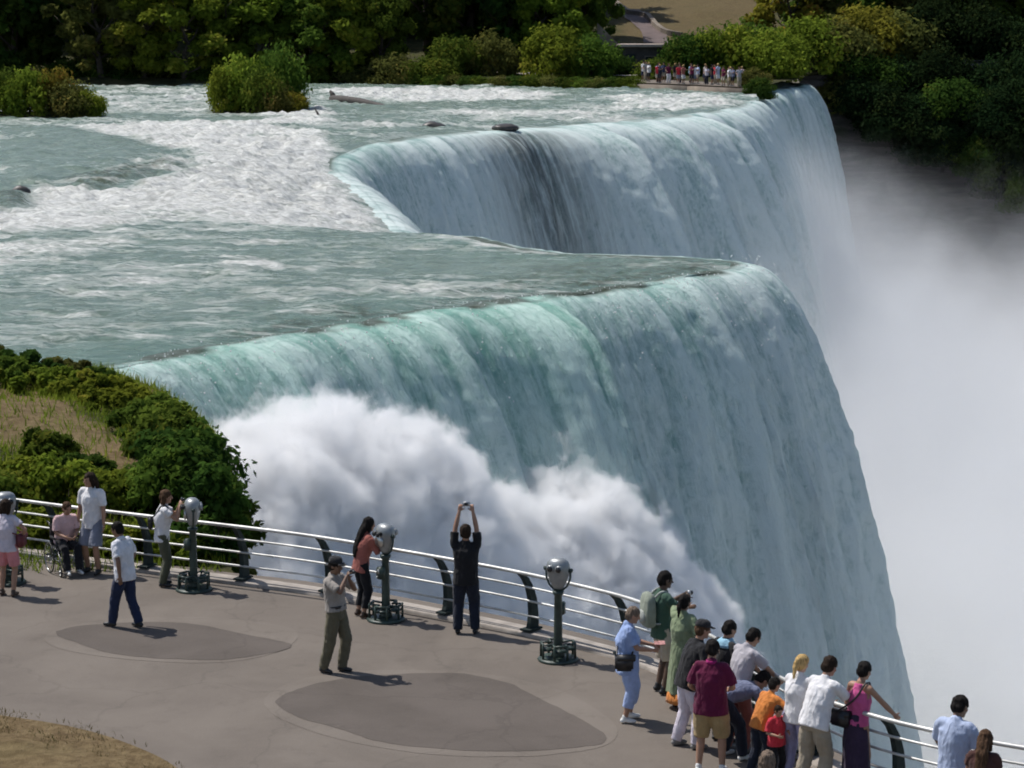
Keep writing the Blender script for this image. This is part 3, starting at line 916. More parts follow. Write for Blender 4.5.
def make_tree(seed, H, W, kind, leaf=.30, dens=1.0, low=.12, loc=(0, 0, 0)):
    """tree > trunk, crown; crown and trunk meshes are returned inside the linked objects"""
    r = np.random.default_rng(seed)
    root = empty('broadleaf_tree', loc, r.random() * 6.28)
    mb = MB()
    top = (r.normal() * .05 * H, r.normal() * .05 * H, H * .80)
    tr = limb_path((0, 0, -.8), top, r, .06, 7)
    mb.tube(tr, list(np.linspace(H * .030, H * .006, len(tr))), 9)
    cs, rs = [], []
    nb = 13
    for i in range(nb):
        f = low + .12 + (.80 - low) * (i + r.random() * .6) / nb
        base = np.array(tr[min(len(tr) - 1, max(1, int(f * .95 * (len(tr) - 1))))])
        ang = i * 2.4 + r.normal() * .3
        env = W * (.55 + .45 * math.sin(math.pi * min(1, (f - low) / (1 - low) * .85 + .18))) * (.72 + .4 * r.random())
        tip = np.array([math.cos(ang) * env, math.sin(ang) * env, H * f + env * .22])
        pth = limb_path(base, tip, r, .12, 4)
        mb.tube(pth, list(np.linspace(H * .010, H * .0025, len(pth))), 5)
        for k in range(3):
            q = base + (tip - base) * (.55 + .5 * r.random()) + r.normal(size=3) * W * .13
            cs.append(q); rs.append(W * (.17 + .17 * r.random()))
    for k in range(9):
        cs.append(np.array([r.normal() * W * .28, r.normal() * W * .28, H * (.78 + .22 * r.random())])); rs.append(W * (.16 + .16 * r.random()))
    for k in range(6):
        ang = r.random() * 6.28
        cs.append(np.array([math.cos(ang) * W * .75, math.sin(ang) * W * .75, H * (low + .1 * r.random())])); rs.append(W * (.16 + .12 * r.random()))
    mb.build('trunk', M_BARK, root)
    V, F, T = leaf_cloud(cs, rs, int(150 * dens), leaf, r)
    mesh_np('crown', V, F, LEAF[kind], root, smooth=False, attrs={'tint': T})
    return root

def make_bush(seed, W, H, kind, leaf=.09, n=16, dens=120, loc=(0, 0, 0), depth=1.0, name='bush', clump=.27, stems=True):
    r = np.random.default_rng(seed)
    root = empty(name, loc)
    cs, rs = [], []
    mb = MB()
    for i in range(n):
        u = r.random() * 2 * math.pi; q = math.sqrt(r.random())
        x_, y_ = math.cos(u) * q * W * .5, math.sin(u) * q * W * .5 * depth
        z_ = H * (.14 + .73 * math.sqrt(max(0, 1 - q * q)) * (.65 + .5 * r.random()))
        cs.append(np.array([x_, y_, z_])); rs.append(min(W, H * 1.5) * clump * (.6 + .6 * r.random()))
        if stems and i % 2 == 0:
            mb.tube(limb_path((x_ * .15, y_ * .15, -.25), (x_ * .9, y_ * .9, z_), r, .15, 3), [.012 * H + .006, .009 * H + .004, .006 * H + .003, .004], 5)
    for i in range(n // 2):
        u = r.random() * 2 * math.pi
        cs.append(np.array([math.cos(u) * W * .42, math.sin(u) * W * .42 * depth, H * .12])); rs.append(min(W, H * 1.5) * clump * .62)
    if stems: mb.build('stem', M_BARK, root)
    V, F, T = leaf_cloud(cs, rs, dens, leaf, r, up=.5)
    V[:, 2] = np.maximum(V[:, 2], -.15)
    mesh_np('foliage', V, F, LEAF[kind], root, smooth=False, attrs={'tint': T})
    return root

def copy_tree(o, parent=None):
    c = o.copy(); COL.objects.link(c)
    if parent is not None: c.parent = parent
    for ch in list(o.children): copy_tree(ch, c)
    return c

# ---- kinds of far tree, each built once and copied
PROTO = {}
def proto_tree(kind, var):
    k = (kind, var)
    if k not in PROTO:
        PROTO[k] = (make_tree(200 + 17 * var + len(kind), 13.0, 4.6, kind, leaf=.34, dens=1.25), [0])
    return PROTO[k]
def place_tree(kind, var, loc, H, Wf, rz, label, group, name='broadleaf_tree'):
    p, used = proto_tree(kind, var)
    o = p if not used[0] else copy_tree(p)
    used[0] += 1
    o.location = loc; o.rotation_euler = (0, 0, rz); s = H / 13.0
    o.scale = (s * Wf, s * Wf, s)
    return tag(o, label, 'tree', group)

def ground_at(x, y):
    return float(ground_z(np.array([x]), np.array([y]))[0])

TREES = [  # px, depth, height, width factor, kind, variant, label, group
    (18, 243, 15, 1.0, 'dark', 0, 'black-green tree in deep shade behind the rushy islet at the wood\'s end', None),
    (55, 246, 17, 1.0, 'dark', 1, 'very dark tall tree between the rushy islet and the reddish topped tree', None),
    (106, 237, 10, 1.15, 'olive', 0, 'tree with rusty red upper leaves on the far bank', None),
    (146, 236, 8.2, 1.2, 'bright', 0, 'yellow-green tree leaning over the river beside the rusty topped tree', None),
    (188, 236, 8.6, 1.25, 'bright', 1, 'light green spreading tree at the water left of the shrubby islet', None),
    (226, 240, 9.5, 1.2, 'mid', 0, 'mid green round tree directly behind the shrubby islet', None),
    (268, 241, 9.8, 1.2, 'bright', 2, 'sunlit yellowish tree rising above the shrubby islet', None),
    (312, 239, 8.6, 1.2, 'mid', 1, 'grey-green tree on the bank above the drifted log\'s thick end', None),
    (348, 240, 9.4, 1.15, 'bright', 0, 'bright topped tree on the bank above the drifted log', None),
    (384, 240, 8.2, .95, 'mid', 2, 'narrow green tree above the drifted log\'s thin end', None),
    (428, 250, 16, 1.0, 'dark', 1, 'dark tree standing behind the small pale bush', None),
    (470, 252, 17, 1.1, 'dark', 0, 'tall black-green tree in the middle of the shaded wood', None),
    (515, 251, 15, 1.0, 'dark', 2, 'shadowed tree beside the yellow topped tree', None),
    (553, 247, 9.2, 1.1, 'bright', 1, 'yellow topped tree standing beside the ramp and shelter', None),
    (584, 250, 8.4, .9, 'mid', 0, 'green tree just before the pale ramp wall', None),
    (786, 262, 8.5, 1.1, 'autumn', 1, 'golden brown tree at the edge of the dry field', None),
    (822, 263, 8.8, 1.2, 'olive', 0, 'olive tree with yellowing leaves above the farthest fall', None),
    (866, 264, 9.2, 1.2, 'autumn', 2, 'yellow-brown tree on the gorge rim beyond the fall', None),
    (908, 266, 9.5, 1.2, 'olive', 1, 'dull olive tree on the gorge rim beside the brown one', None),
    (950, 270, 15, 1.0, 'dark', 2, 'dark tree on the gorge rim over the rock face', None),
    (990, 271, 16, 1.0, 'dark', 0, 'black-green tree on the gorge rim near the picture\'s edge', None),
    (1030, 268, 15, 1.1, 'dark', 1, 'dark tree cut by the picture\'s edge above the gorge', None),
]
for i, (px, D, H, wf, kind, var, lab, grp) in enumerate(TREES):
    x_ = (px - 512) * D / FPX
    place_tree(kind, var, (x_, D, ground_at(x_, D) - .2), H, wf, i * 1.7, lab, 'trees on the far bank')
# the wood behind them
rr = random.Random(5)
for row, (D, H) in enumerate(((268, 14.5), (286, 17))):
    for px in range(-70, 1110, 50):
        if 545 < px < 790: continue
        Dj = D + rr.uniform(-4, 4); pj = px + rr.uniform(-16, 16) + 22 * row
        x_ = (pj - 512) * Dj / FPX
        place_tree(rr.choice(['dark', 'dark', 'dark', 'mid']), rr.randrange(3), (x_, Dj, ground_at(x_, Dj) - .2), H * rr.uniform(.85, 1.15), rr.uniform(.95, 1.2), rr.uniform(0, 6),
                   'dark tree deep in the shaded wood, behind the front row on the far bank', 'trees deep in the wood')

# ---- bushes along the far bank
BPROTO = {}
def place_bush(kind, var, loc, W, H, label, group, rz=0.0, name='bush', depth=1.0):
    k = (kind, var)
    if k not in BPROTO:
        BPROTO[k] = [make_bush(400 + 13 * var + len(kind), 5.0, 3.0, kind, leaf=.17, n=26, dens=120, name=name), 0]
    p = BPROTO[k]
    o = p[0] if p[1] == 0 else copy_tree(p[0])
    p[1] += 1
    o.name = name
    o.location = loc; o.rotation_euler = (0, 0, rz); o.scale = (W / 5, W / 5 * depth, H / 3)
    return tag(o, label, 'bush', group)
BUSHES = [  # px, depth, width, height, kind, label
    (455, 238, 5.0, 3.6, 'mid', 'small pale bush standing against the black wood'),
    (490, 239, 4.5, 3.8, 'olive', 'taller dull bush beside the small pale bush'),
    (395, 235, 5, 2.4, 'olive', 'low bush at the water below the narrow green tree'),
    (432, 234, 5, 2.2, 'mid', 'low green bush where the riverside path begins'),
    (556, 236, 6.0, 4.2, 'bright', 'broad bright bush below the yellow topped tree'),
    (588, 236, 5.0, 3.4, 'mid', 'broad green bush below the stone shelter ramp'),
    (611, 240, 4.0, 2.6, 'dark', 'dark bush against the shelter\'s blank wall'),
    (682, 243, 4.4, 3.6, 'dark', 'dark round bush beside the shelter\'s pale roof'),
    (703, 244, 4.6, 4.2, 'mid', 'tall leafy bush between the shelter and the dry field'),
    (724, 243, 6.0, 4.6, 'bright', 'light green bush right behind the crowd'),
    (745, 246, 6.5, 5.2, 'mid', 'tall bush behind the end of the crowd'),
    (770, 241, 6.0, 4.2, 'bright', 'pale green bush over the bank beside the farthest fall'),
    (800, 250, 7.0, 4.6, 'bright', 'sunlit bush hanging over the farthest fall'),
    (832, 252, 7.0, 4.4, 'olive', 'olive bush on the rim above the dark rock'),
    (866, 255, 7.5, 4.6, 'autumn', 'yellowing bush on the rim above the dark rock'),
    (898, 256, 7.5, 4.2, 'olive', 'straggling olive bush reaching down the dark rock'),
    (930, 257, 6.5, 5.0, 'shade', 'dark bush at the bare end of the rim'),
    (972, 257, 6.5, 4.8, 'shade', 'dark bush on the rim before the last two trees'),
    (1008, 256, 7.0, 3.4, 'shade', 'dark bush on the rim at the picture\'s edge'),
    (752, 219, 2.6, 1.6, 'olive', 'bush at the end of the viewing ledge beside the lip'),
    (760, 214, 2.6, 1.5, 'dark', 'dark bush on the point between the two falls'),
    (655, 234, 3.6, 1.7, 'mid', 'low bush at the near end of the crowd'),
]
for i, (px, D, W, H, kind, lab) in enumerate(BUSHES):
    x_ = (px - 512) * D / FPX
    place_bush(kind, i % 2, (x_, D, max(ground_at(x_, D), -.5) - .1), W, H, lab, 'bushes on the far bank', i * 1.3)
for i, px in enumerate(range(-40, 410, 27)):
    D = 237.5 + (i % 3) * .8
    place_bush(('dark', 'mid', 'dark', 'olive')[i % 4], i % 2, ((px - 512) * D / FPX, D, -.2), 4.6, 1.9 + .5 * (i % 3), 'low dark bush under the trees along the shaded far bank', 'bushes under the bank trees', i * .8)
k = 0
for px in range(405, 640, 16):
    D = 233.0 - (px - 405) / 235 * 7.2
    x_ = (px - 512) * D / FPX
    k += 1
    place_bush(('mid', 'olive', 'dark')[k % 3], k % 2, (x_, D, -.1), 2.9, 1.25, 'low clipped bush in the strip between the riverside path and the water', 'low bushes along the river path', k * .9)
gr_ = random.Random(23)
for i in range(20):
    px = 826 + i * 11 + gr_.uniform(-5, 5); py = 84 + gr_.uniform(-12, 14) + (i > 9) * 2
    D = 250.0 - max(0, i - 6) * .25
    p_ = atD(px, py, D)
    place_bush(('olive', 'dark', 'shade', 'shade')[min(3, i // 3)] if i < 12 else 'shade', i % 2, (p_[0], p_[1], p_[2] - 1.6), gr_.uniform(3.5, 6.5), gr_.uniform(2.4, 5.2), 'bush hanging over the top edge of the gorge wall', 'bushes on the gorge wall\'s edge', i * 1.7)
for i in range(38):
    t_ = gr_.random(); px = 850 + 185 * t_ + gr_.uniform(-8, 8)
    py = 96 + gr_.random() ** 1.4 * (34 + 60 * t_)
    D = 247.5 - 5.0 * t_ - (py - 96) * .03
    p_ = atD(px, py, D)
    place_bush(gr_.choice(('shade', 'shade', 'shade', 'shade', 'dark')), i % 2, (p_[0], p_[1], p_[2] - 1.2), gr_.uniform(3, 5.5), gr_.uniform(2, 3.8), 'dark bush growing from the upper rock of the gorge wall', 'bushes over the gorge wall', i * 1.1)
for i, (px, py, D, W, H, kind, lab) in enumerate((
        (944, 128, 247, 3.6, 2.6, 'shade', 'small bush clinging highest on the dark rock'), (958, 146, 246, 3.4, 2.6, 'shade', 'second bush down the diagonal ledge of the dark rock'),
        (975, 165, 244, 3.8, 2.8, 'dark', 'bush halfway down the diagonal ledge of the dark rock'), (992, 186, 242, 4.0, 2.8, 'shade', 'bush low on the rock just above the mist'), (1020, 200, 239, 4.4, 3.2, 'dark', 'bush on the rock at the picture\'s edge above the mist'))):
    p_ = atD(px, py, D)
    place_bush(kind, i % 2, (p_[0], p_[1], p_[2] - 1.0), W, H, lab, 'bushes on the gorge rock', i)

# ---- islets in the river
def islet(name, pxs, D, label, spec, seed):
    root = empty(name, ((pxs[0] + pxs[1]) / 2 * D / FPX - 512 * D / FPX, D, 0))
    tag(root, label, 'islet')
    Wd = (pxs[1] - pxs[0]) * D / FPX
    mb = MB(); r = np.random.default_rng(seed)
    a = np.linspace(0, 2 * math.pi, 40, endpoint=False)
    ringf = [(1.02, -.5), (1.0, .02), (.93, .35), (.6, .6), (.05, .7)]
    mb.loft([[(math.cos(t) * Wd * .5 * f * (1 + .08 * math.sin(3 * t + seed)), math.sin(t) * Wd * .27 * f * (1 + .1 * math.cos(2 * t)), z) for t in a] for f, z in ringf])
    mb.build('islet_bank', M_GROUND, root)
    return root, Wd
r1, W1 = islet('islet', (-70, 102), 181, 'rushy river islet of low reddish and green growth', None, 3)
r2, W2 = islet('islet', (213, 304), 186, 'small river islet overgrown with bright shrubs', None, 5)
for i, (px, D, W, H, kind, lab) in enumerate(((-30, 181, 4, 2.6, 'mid', 'green shrub at the outer end of the rushy islet'), (8, 181, 3.6, 2.9, 'mid', 'tall rush clump on the rushy islet'),
        (30, 180, 3.2, 3.0, 'bright', 'bright rush clump in the middle of the rushy islet'), (56, 181, 2.9, 3.2, 'autumn', 'reddish shrub standing highest on the rushy islet'),
        (72, 180, 3.4, 2.3, 'olive', 'olive shrub beside the reddish one on the rushy islet'), (90, 180, 2.4, 1.8, 'bright', 'low shrub at the river end of the rushy islet'),
        (228, 186, 2.6, 3.0, 'bright', 'bright shrub at the upstream end of the shrubby islet'), (246, 186.5, 3.4, 3.9, 'bright', 'tallest bright shrub on the shrubby islet'),
        (262, 185, 3.0, 3.2, 'mid', 'mid green shrub on the shrubby islet'), (282, 187, 3.4, 4.2, 'mid', 'loose tall shrub on the shrubby islet, nearest the log'),
        (276, 184.5, 2.6, 2.0, 'olive', 'low brownish shrub at the foot of the shrubby islet'), (295, 185, 2.0, 1.5, 'autumn', 'small rusty shrub at the tip of the shrubby islet'))):
    place_bush(kind, i % 2, ((px - 512) * D / FPX, D, .25), W, H, lab, 'shrubs on the river islets', i * 2.1, name='shrub')

# ---- knoll: big leaves seen closer, bushes built one by one
def kn(px, py, W):
    p = gnd(px, py, .15)
    x_, y_ = np.array([p[0]]), np.array([p[1]])
    for _ in range(60):                                            # clear of the fence
        d_, bx_, by_ = nearest(np.array(FENCE), x_, y_, closed=False)
        if d_[0] > .48 * W + .25 and y_[0] > by_[0]: break
        y_ = y_ + .08; x_ = x_ - .01
    return (x_[0], y_[0], float(knoll_z(x_, y_)[0]))
KN = [  # foot px, foot py, width m, height m, kind, leaf, clumps, label
    (212, 545, 1.1, 1.6, 'dark', .075, 24, 'dark leafy bush at the cliff edge right behind the fence'),
    (198, 522, 1.4, 1.5, 'dark', .075, 26, 'large dark bush standing out over the white spray'),
    (176, 520, 1.6, 1.5, 'mid', .075, 24, 'green bush behind the person looking through the viewer'),
    (186, 484, 1.8, 1.3, 'dark', .075, 24, 'dark bush on the cliff edge at the foot of the splash'),
    (172, 455, 1.6, .95, 'mid', .08, 22, 'round green bush on the knoll\'s outer edge'),
    (152, 432, 1.9, .8, 'mid', .08, 22, 'green bush nearest the start of the fall'),
    (124, 408, 2.0, .5, 'bright', .08, 20, 'yellow-green bush on the crest of the knoll'),
    (90, 398, 2.1, .5, 'bright', .08, 20, 'pale yellow-green bush along the knoll\'s top'),
    (48, 392, 2.1, .5, 'bright', .08, 20, 'bright bush at the top of the bare slope'),
    (6, 388, 2.3, .5, 'mid', .08, 20, 'green bush at the top of the slope beside the picture\'s edge'),
    (20, 380, 2.2, .5, 'dark', .08, 18, 'dark bush at the water beside the picture\'s edge'),
    (60, 379, 2.0, .45, 'olive', .08, 18, 'olive shrub at the water\'s edge above the bare slope'),
    (90, 384, 1.5, .5, 'dark', .075, 18, 'dark shrub by the water where the fall begins'),
    (-20, 378, 2.6, .5, 'olive', .08, 18, 'brownish shrub along the water at the picture\'s edge'),
    (84, 480, 1.2, .45, 'dark', .07, 20, 'dark low bush in the middle of the bare slope'),
    (50, 462, 1.1, .6, 'mid', .07, 14, 'small green bush on the bare slope'),
    (20, 505, 1.8, .8, 'bright', .07, 20, 'leafy weeds behind the fence by the seated person'),
    (58, 505, 1.6, .8, 'bright', .07, 18, 'green weeds behind the wheelchair'),
    (-20, 515, 1.9, .9, 'mid', .07, 18, 'green weeds behind the fence at the picture\'s edge'),
    (108, 512, 1.5, .7, 'bright', .07, 18, 'yellow-green weeds behind the standing person in grey shorts'),
    (140, 510, 1.6, .8, 'mid', .07, 18, 'green weeds between the standing person and the viewer'),
    (135, 545, 1.1, .6, 'bright', .065, 14, 'bright weeds just behind the fence rails'),
    (92, 545, 1.0, .5, 'olive', .06, 14, 'dry olive weeds at the foot of the fence'),
    (175, 550, 1.0, .5, 'bright', .065, 14, 'yellowish weeds below the viewer at the fence foot'),
    (40, 540, 1.1, .6, 'bright', .065, 14, 'weeds showing through the rails by the wheelchair'),
]
for i, (px, py, W, H, kind, lf, n, lab) in enumerate(KN):
    b = make_bush(600 + i, W, H, kind, leaf=lf, n=n, dens=150, loc=kn(px, py, W), clump=.24)
    tag(b, lab, 'bush', 'bushes on the knoll')
# scrub hanging down the cliff below the fence
for i, (px, py, D, W, H, kind, lab) in enumerate(((226, 596, 45.0, .8, 1.2, 'dark', 'dark scrub hanging down the cliff below the fence rails'), (230, 570, 46.0, .8, 1.1, 'olive', 'olive scrub on the cliff face beside the white spray'), (220, 515, 48.5, 1.2, 1.2, 'dark', 'dark scrub jutting out over the spray'))):
    p_ = atD(px, py, D)
    b = make_bush(680 + i, W, H, kind, leaf=.08, n=20, dens=150, loc=(p_[0], p_[1], p_[2] - H * .5), clump=.26)
    tag(b, lab, 'bush', 'scrub on the cliff')
# short grass over the knoll
def grass(name, n, seed, pick, hgt, mat, wid):
    r = np.random.default_rng(seed)
    x, y, z = pick(r, n)
    n = len(x)
    a = r.random(n) * 6.28; h = hgt * (.5 + r.random(n)); wd = wid * (.6 + .8 * r.random(n))
    lx, ly = r.normal(size=n) * .35 * h, r.normal(size=n) * .35 * h
    V = np.stack([np.stack([x - np.cos(a) * wd, y - np.sin(a) * wd, z], 1), np.stack([x + np.cos(a) * wd, y + np.sin(a) * wd, z], 1), np.stack([x + lx, y + ly, z + h], 1)], 1).reshape(-1, 3)
    tint = np.repeat(np.clip(fbm(x * .5, y * .5, seed=seed) * 1.2 - .1 + r.random(n) * .25, 0, 1), 3)
    return tag(mesh_np(name, V, np.arange(3 * n).reshape(-1, 3), mat, smooth=False, attrs={'tint': tint}), kind='stuff')
def pick_knoll(r, n):
    x = r.uniform(-22, -5, n); y = r.uniform(43, 67, n)
    m = inside(knoll_poly, x, y)
    bare_ = inside(np.array([G(-60, 402), G(20, 402), G(100, 432), G(150, 462), G(140, 488), G(60, 470), G(-60, 440)]), x, y)
    m &= ~(bare_ & (r.random(n) < .8))
    x, y = x[m], y[m]
    return x, y, knoll_z(x, y) - .02
grass('grass', 60000, 81, pick_knoll, .22, LEAF['bright'], .018)
M_DRYG = mat_leaf('dry_grass_blades', (.10, .075, .035), (.20, .155, .075), (.14, .14, .05), .25)
def pick_dirt(r, n):
    x = r.uniform(-14, -3, n); y = r.uniform(29, 36, n)
    m = inside(dirt, x, y) & (fbm(x * .8, y * .8, seed=6) + r.random(n) * .3 > .62)
    x, y = x[m], y[m]
    return x, y, np.full(len(x), .1)
grass('dry_grass', 40000, 82, pick_dirt, .05, M_DRYG, .006)

# ---- things on the river
M_LOG = simple('wet_driftwood', (.045, .038, .032), .75, var=.4, scale=2.5, bump=.6)
def log_at(a, b, D0, D1, r0, r1, label, name='driftwood_log', roots=False):
    A, B = atD(*a, D0), atD(*b, D1)
    mid = (A + B) / 2
    root = empty(name, tuple(mid))
    mb = MB()
    r = np.random.default_rng(int(a[0]))
    pts = [tuple(A - mid + (B - A) * k / 6 + np.array([0, 0, .12 * math.sin(k)])) for k in range(7)]
    mb.tube(pts, list(np.linspace(r0, r1, 7)), 9)
    mb.build('stem', M_LOG, root)
    m2 = MB(); q = np.array(pts[0])
    m2.tube([tuple(q + np.array([.1, 0, 0])), tuple(q + np.array([-.05, .1, .45])), tuple(q + np.array([-.25, .15, .75]))], [r0 * .8, r0 * .5, r0 * .2], 7); m2.build('branch', M_LOG, root)
    return tag(root, label, 'log')
log_at((333, 100), (415, 110), 204, 192, .42, .16, 'long bare driftwood trunk stranded across the rapids')
log_at((318, 119), (334, 112), 181, 186, .16, .08, 'short branch of driftwood by the shrubby islet\'s tip')
M_WETROCK = simple('wet_rock', (.050, .045, .040), .45, var=.4, scale=1.5, bump=.8)
for px, py, W, H, lab in ((432, 130, 1.7, .34, 'small dark rock at the lip of the far fall'), (505, 131, 1.7, .30, 'flat dark rock above the dark gap in the far fall'),
                          (40, 168, 1.4, .4, 'dark rock in the calm shelf of the rapids'), (20, 193, 1.0, .4, 'rock at the edge of the calm shelf')):
    p_ = gnd(px, py, .2)
    mb = MB(); mb.ball((0, 0, 0), (W * .5, W * .35, H), seg=18)
    for v_ in mb.bm.verts:
        nn = float(fbm(np.array([v_.co.x * 2 + px]), np.array([v_.co.y * 2]), np.array([v_.co.z * 3]), seed=8)[0])
        v_.co *= .62 + .76 * nn
    o = mb.build('rock', M_WETROCK); o.location = (p_[0], p_[1], .12 + .3 * (p_[1] > 140))
    tag(o, lab, 'rock', 'rocks in the river')

# droplets thrown off the lip and out of the splash
def droplets():
    r = np.random.default_rng(4)
    n = 1500
    i = r.integers(0, np.searchsorted(CS, s_at(735, 268)) + 25, n)
    tg = np.gradient(CREST, axis=0); tg /= np.linalg.norm(tg, axis=1)[:, None]
    o2 = np.stack([tg[:, 1], -tg[:, 0]], 1)[i]
    t_ = np.abs(r.normal(size=n)) * .55
    out = 3.4 * t_ + .10 + np.abs(r.normal(size=n)) * .10
    P = np.column_stack([CREST[i] + o2 * out[:, None], -.1 - 4.9 * t_ ** 2 + .10 + np.abs(r.normal(size=n)) * .12])
    s = .007 + .020 * r.random(len(P)) ** 3
    tet = np.array([(1, 1, 1), (1, -1, -1), (-1, 1, -1), (-1, -1, 1)], float)
    V = (P[:, None] + tet[None] * s[:, None, None]).reshape(-1, 3)
    f = np.array([(0, 1, 2), (0, 3, 1), (0, 2, 3), (1, 3, 2)])
    F = (np.arange(len(P))[:, None, None] * 4 + f[None]).reshape(-1, 3)
    t = NT('water_drops')
    c = t.mix(t.noise(t.pos(), 3.0, 2), (.88, .90, .90), (.95, .95, .95))
    d_ = t.n('ShaderNodeBsdfDiffuse'); tr_ = t.n('ShaderNodeBsdfTranslucent'); mx_ = t.n('ShaderNodeMixShader'); mx_.inputs[0].default_value = .55
    t.l(c, d_.inputs['Color']); t.l(c, tr_.inputs['Color']); t.l(d_.outputs[0], mx_.inputs[1]); t.l(tr_.outputs[0], mx_.inputs[2])
    m = t.surf(mx_.outputs[0])
    tag(mesh_np('spray_drops', V, F, m), kind='stuff')
droplets()
# ---------------------------------------------------------------- fence along the gorge
M_RAIL = simple('rail_aluminium', (.50, .50, .48), .45, metal=.35, var=.28, scale=2.2)
M_POST = simple('post_green_paint', (.024, .034, .032), .75, spec=.2, var=.3, scale=5, bump=.2)
M_DGREEN = simple('viewer_green_paint', (.030, .050, .040), .45, var=.3, scale=6, bump=.15)
fpts, fs = resample(FENCE, .25)
ftg = np.gradient(fpts, axis=0); ftg /= np.linalg.norm(ftg, axis=1)[:, None]
fout = np.stack([-ftg[:, 1], ftg[:, 0]], 1)
fence = tag(empty('fence', (0, 0, .09)), 'curved safety fence with four pale rails and bowed dark posts at the gorge edge', 'fence')
PROF = [(0.0, .0, .24), (.02, .10, .20), (.025, .28, .165), (.0, .50, .145), (-.07, .70, .125), (-.18, .87, .105), (-.29, .965, .085)]
PO = [p[0] for p in PROF]; PZ = [p[1] for p in PROF]
def rail(zh, r, add):
    o = np.interp(zh, PZ, PO) + add
    pts = [(*(p + n_ * o), zh) for p, n_ in zip(fpts, fout)]
    mb = MB(); mb.tube(pts, r, 10)
    return mb.build('rail', M_RAIL, fence)
rail(.985, .031, .0)
for zh in (.225, .475, .725): rail(zh, .0185, -.055)
marks = [G(36, 563), G(128, 577), G(222, 591), G(316, 601), G(421, 623), G(520, 640), G(604, 662)]
ss = [float(fs[np.argmin(np.hypot(*(fpts - np.array(m)).T))]) for m in marks]
while ss[-1] < fs[-1] - 1.9: ss.append(ss[-1] + 1.85)
while ss[0] > 2: ss.insert(0, ss[0] - 1.85)
for s_ in ss:
    i = int(np.argmin(abs(fs - s_)))
    p, n_, t_ = fpts[i], fout[i], ftg[i]
    mb = MB(); rings = []
    for o, z_, w_ in PROF:
        z0_ = -.01 if z_ == 0 else z_
        c = p + n_ * (o + .02)
        rings.append([(*(c + n_ * a * w_ / 2 + t_ * b * .04), z0_) for a, b in ((-1, -1), (-1, 1), (1, 1), (1, -1))])
    mb.loft(rings)
    c = p
    mb.box((c[0], c[1], .012), (.34, .20, .035), Matrix.Rotation(math.atan2(n_[1], n_[0]), 3, 'Z'), .006)
    mb.build('post', M_POST, fence, smooth=False)

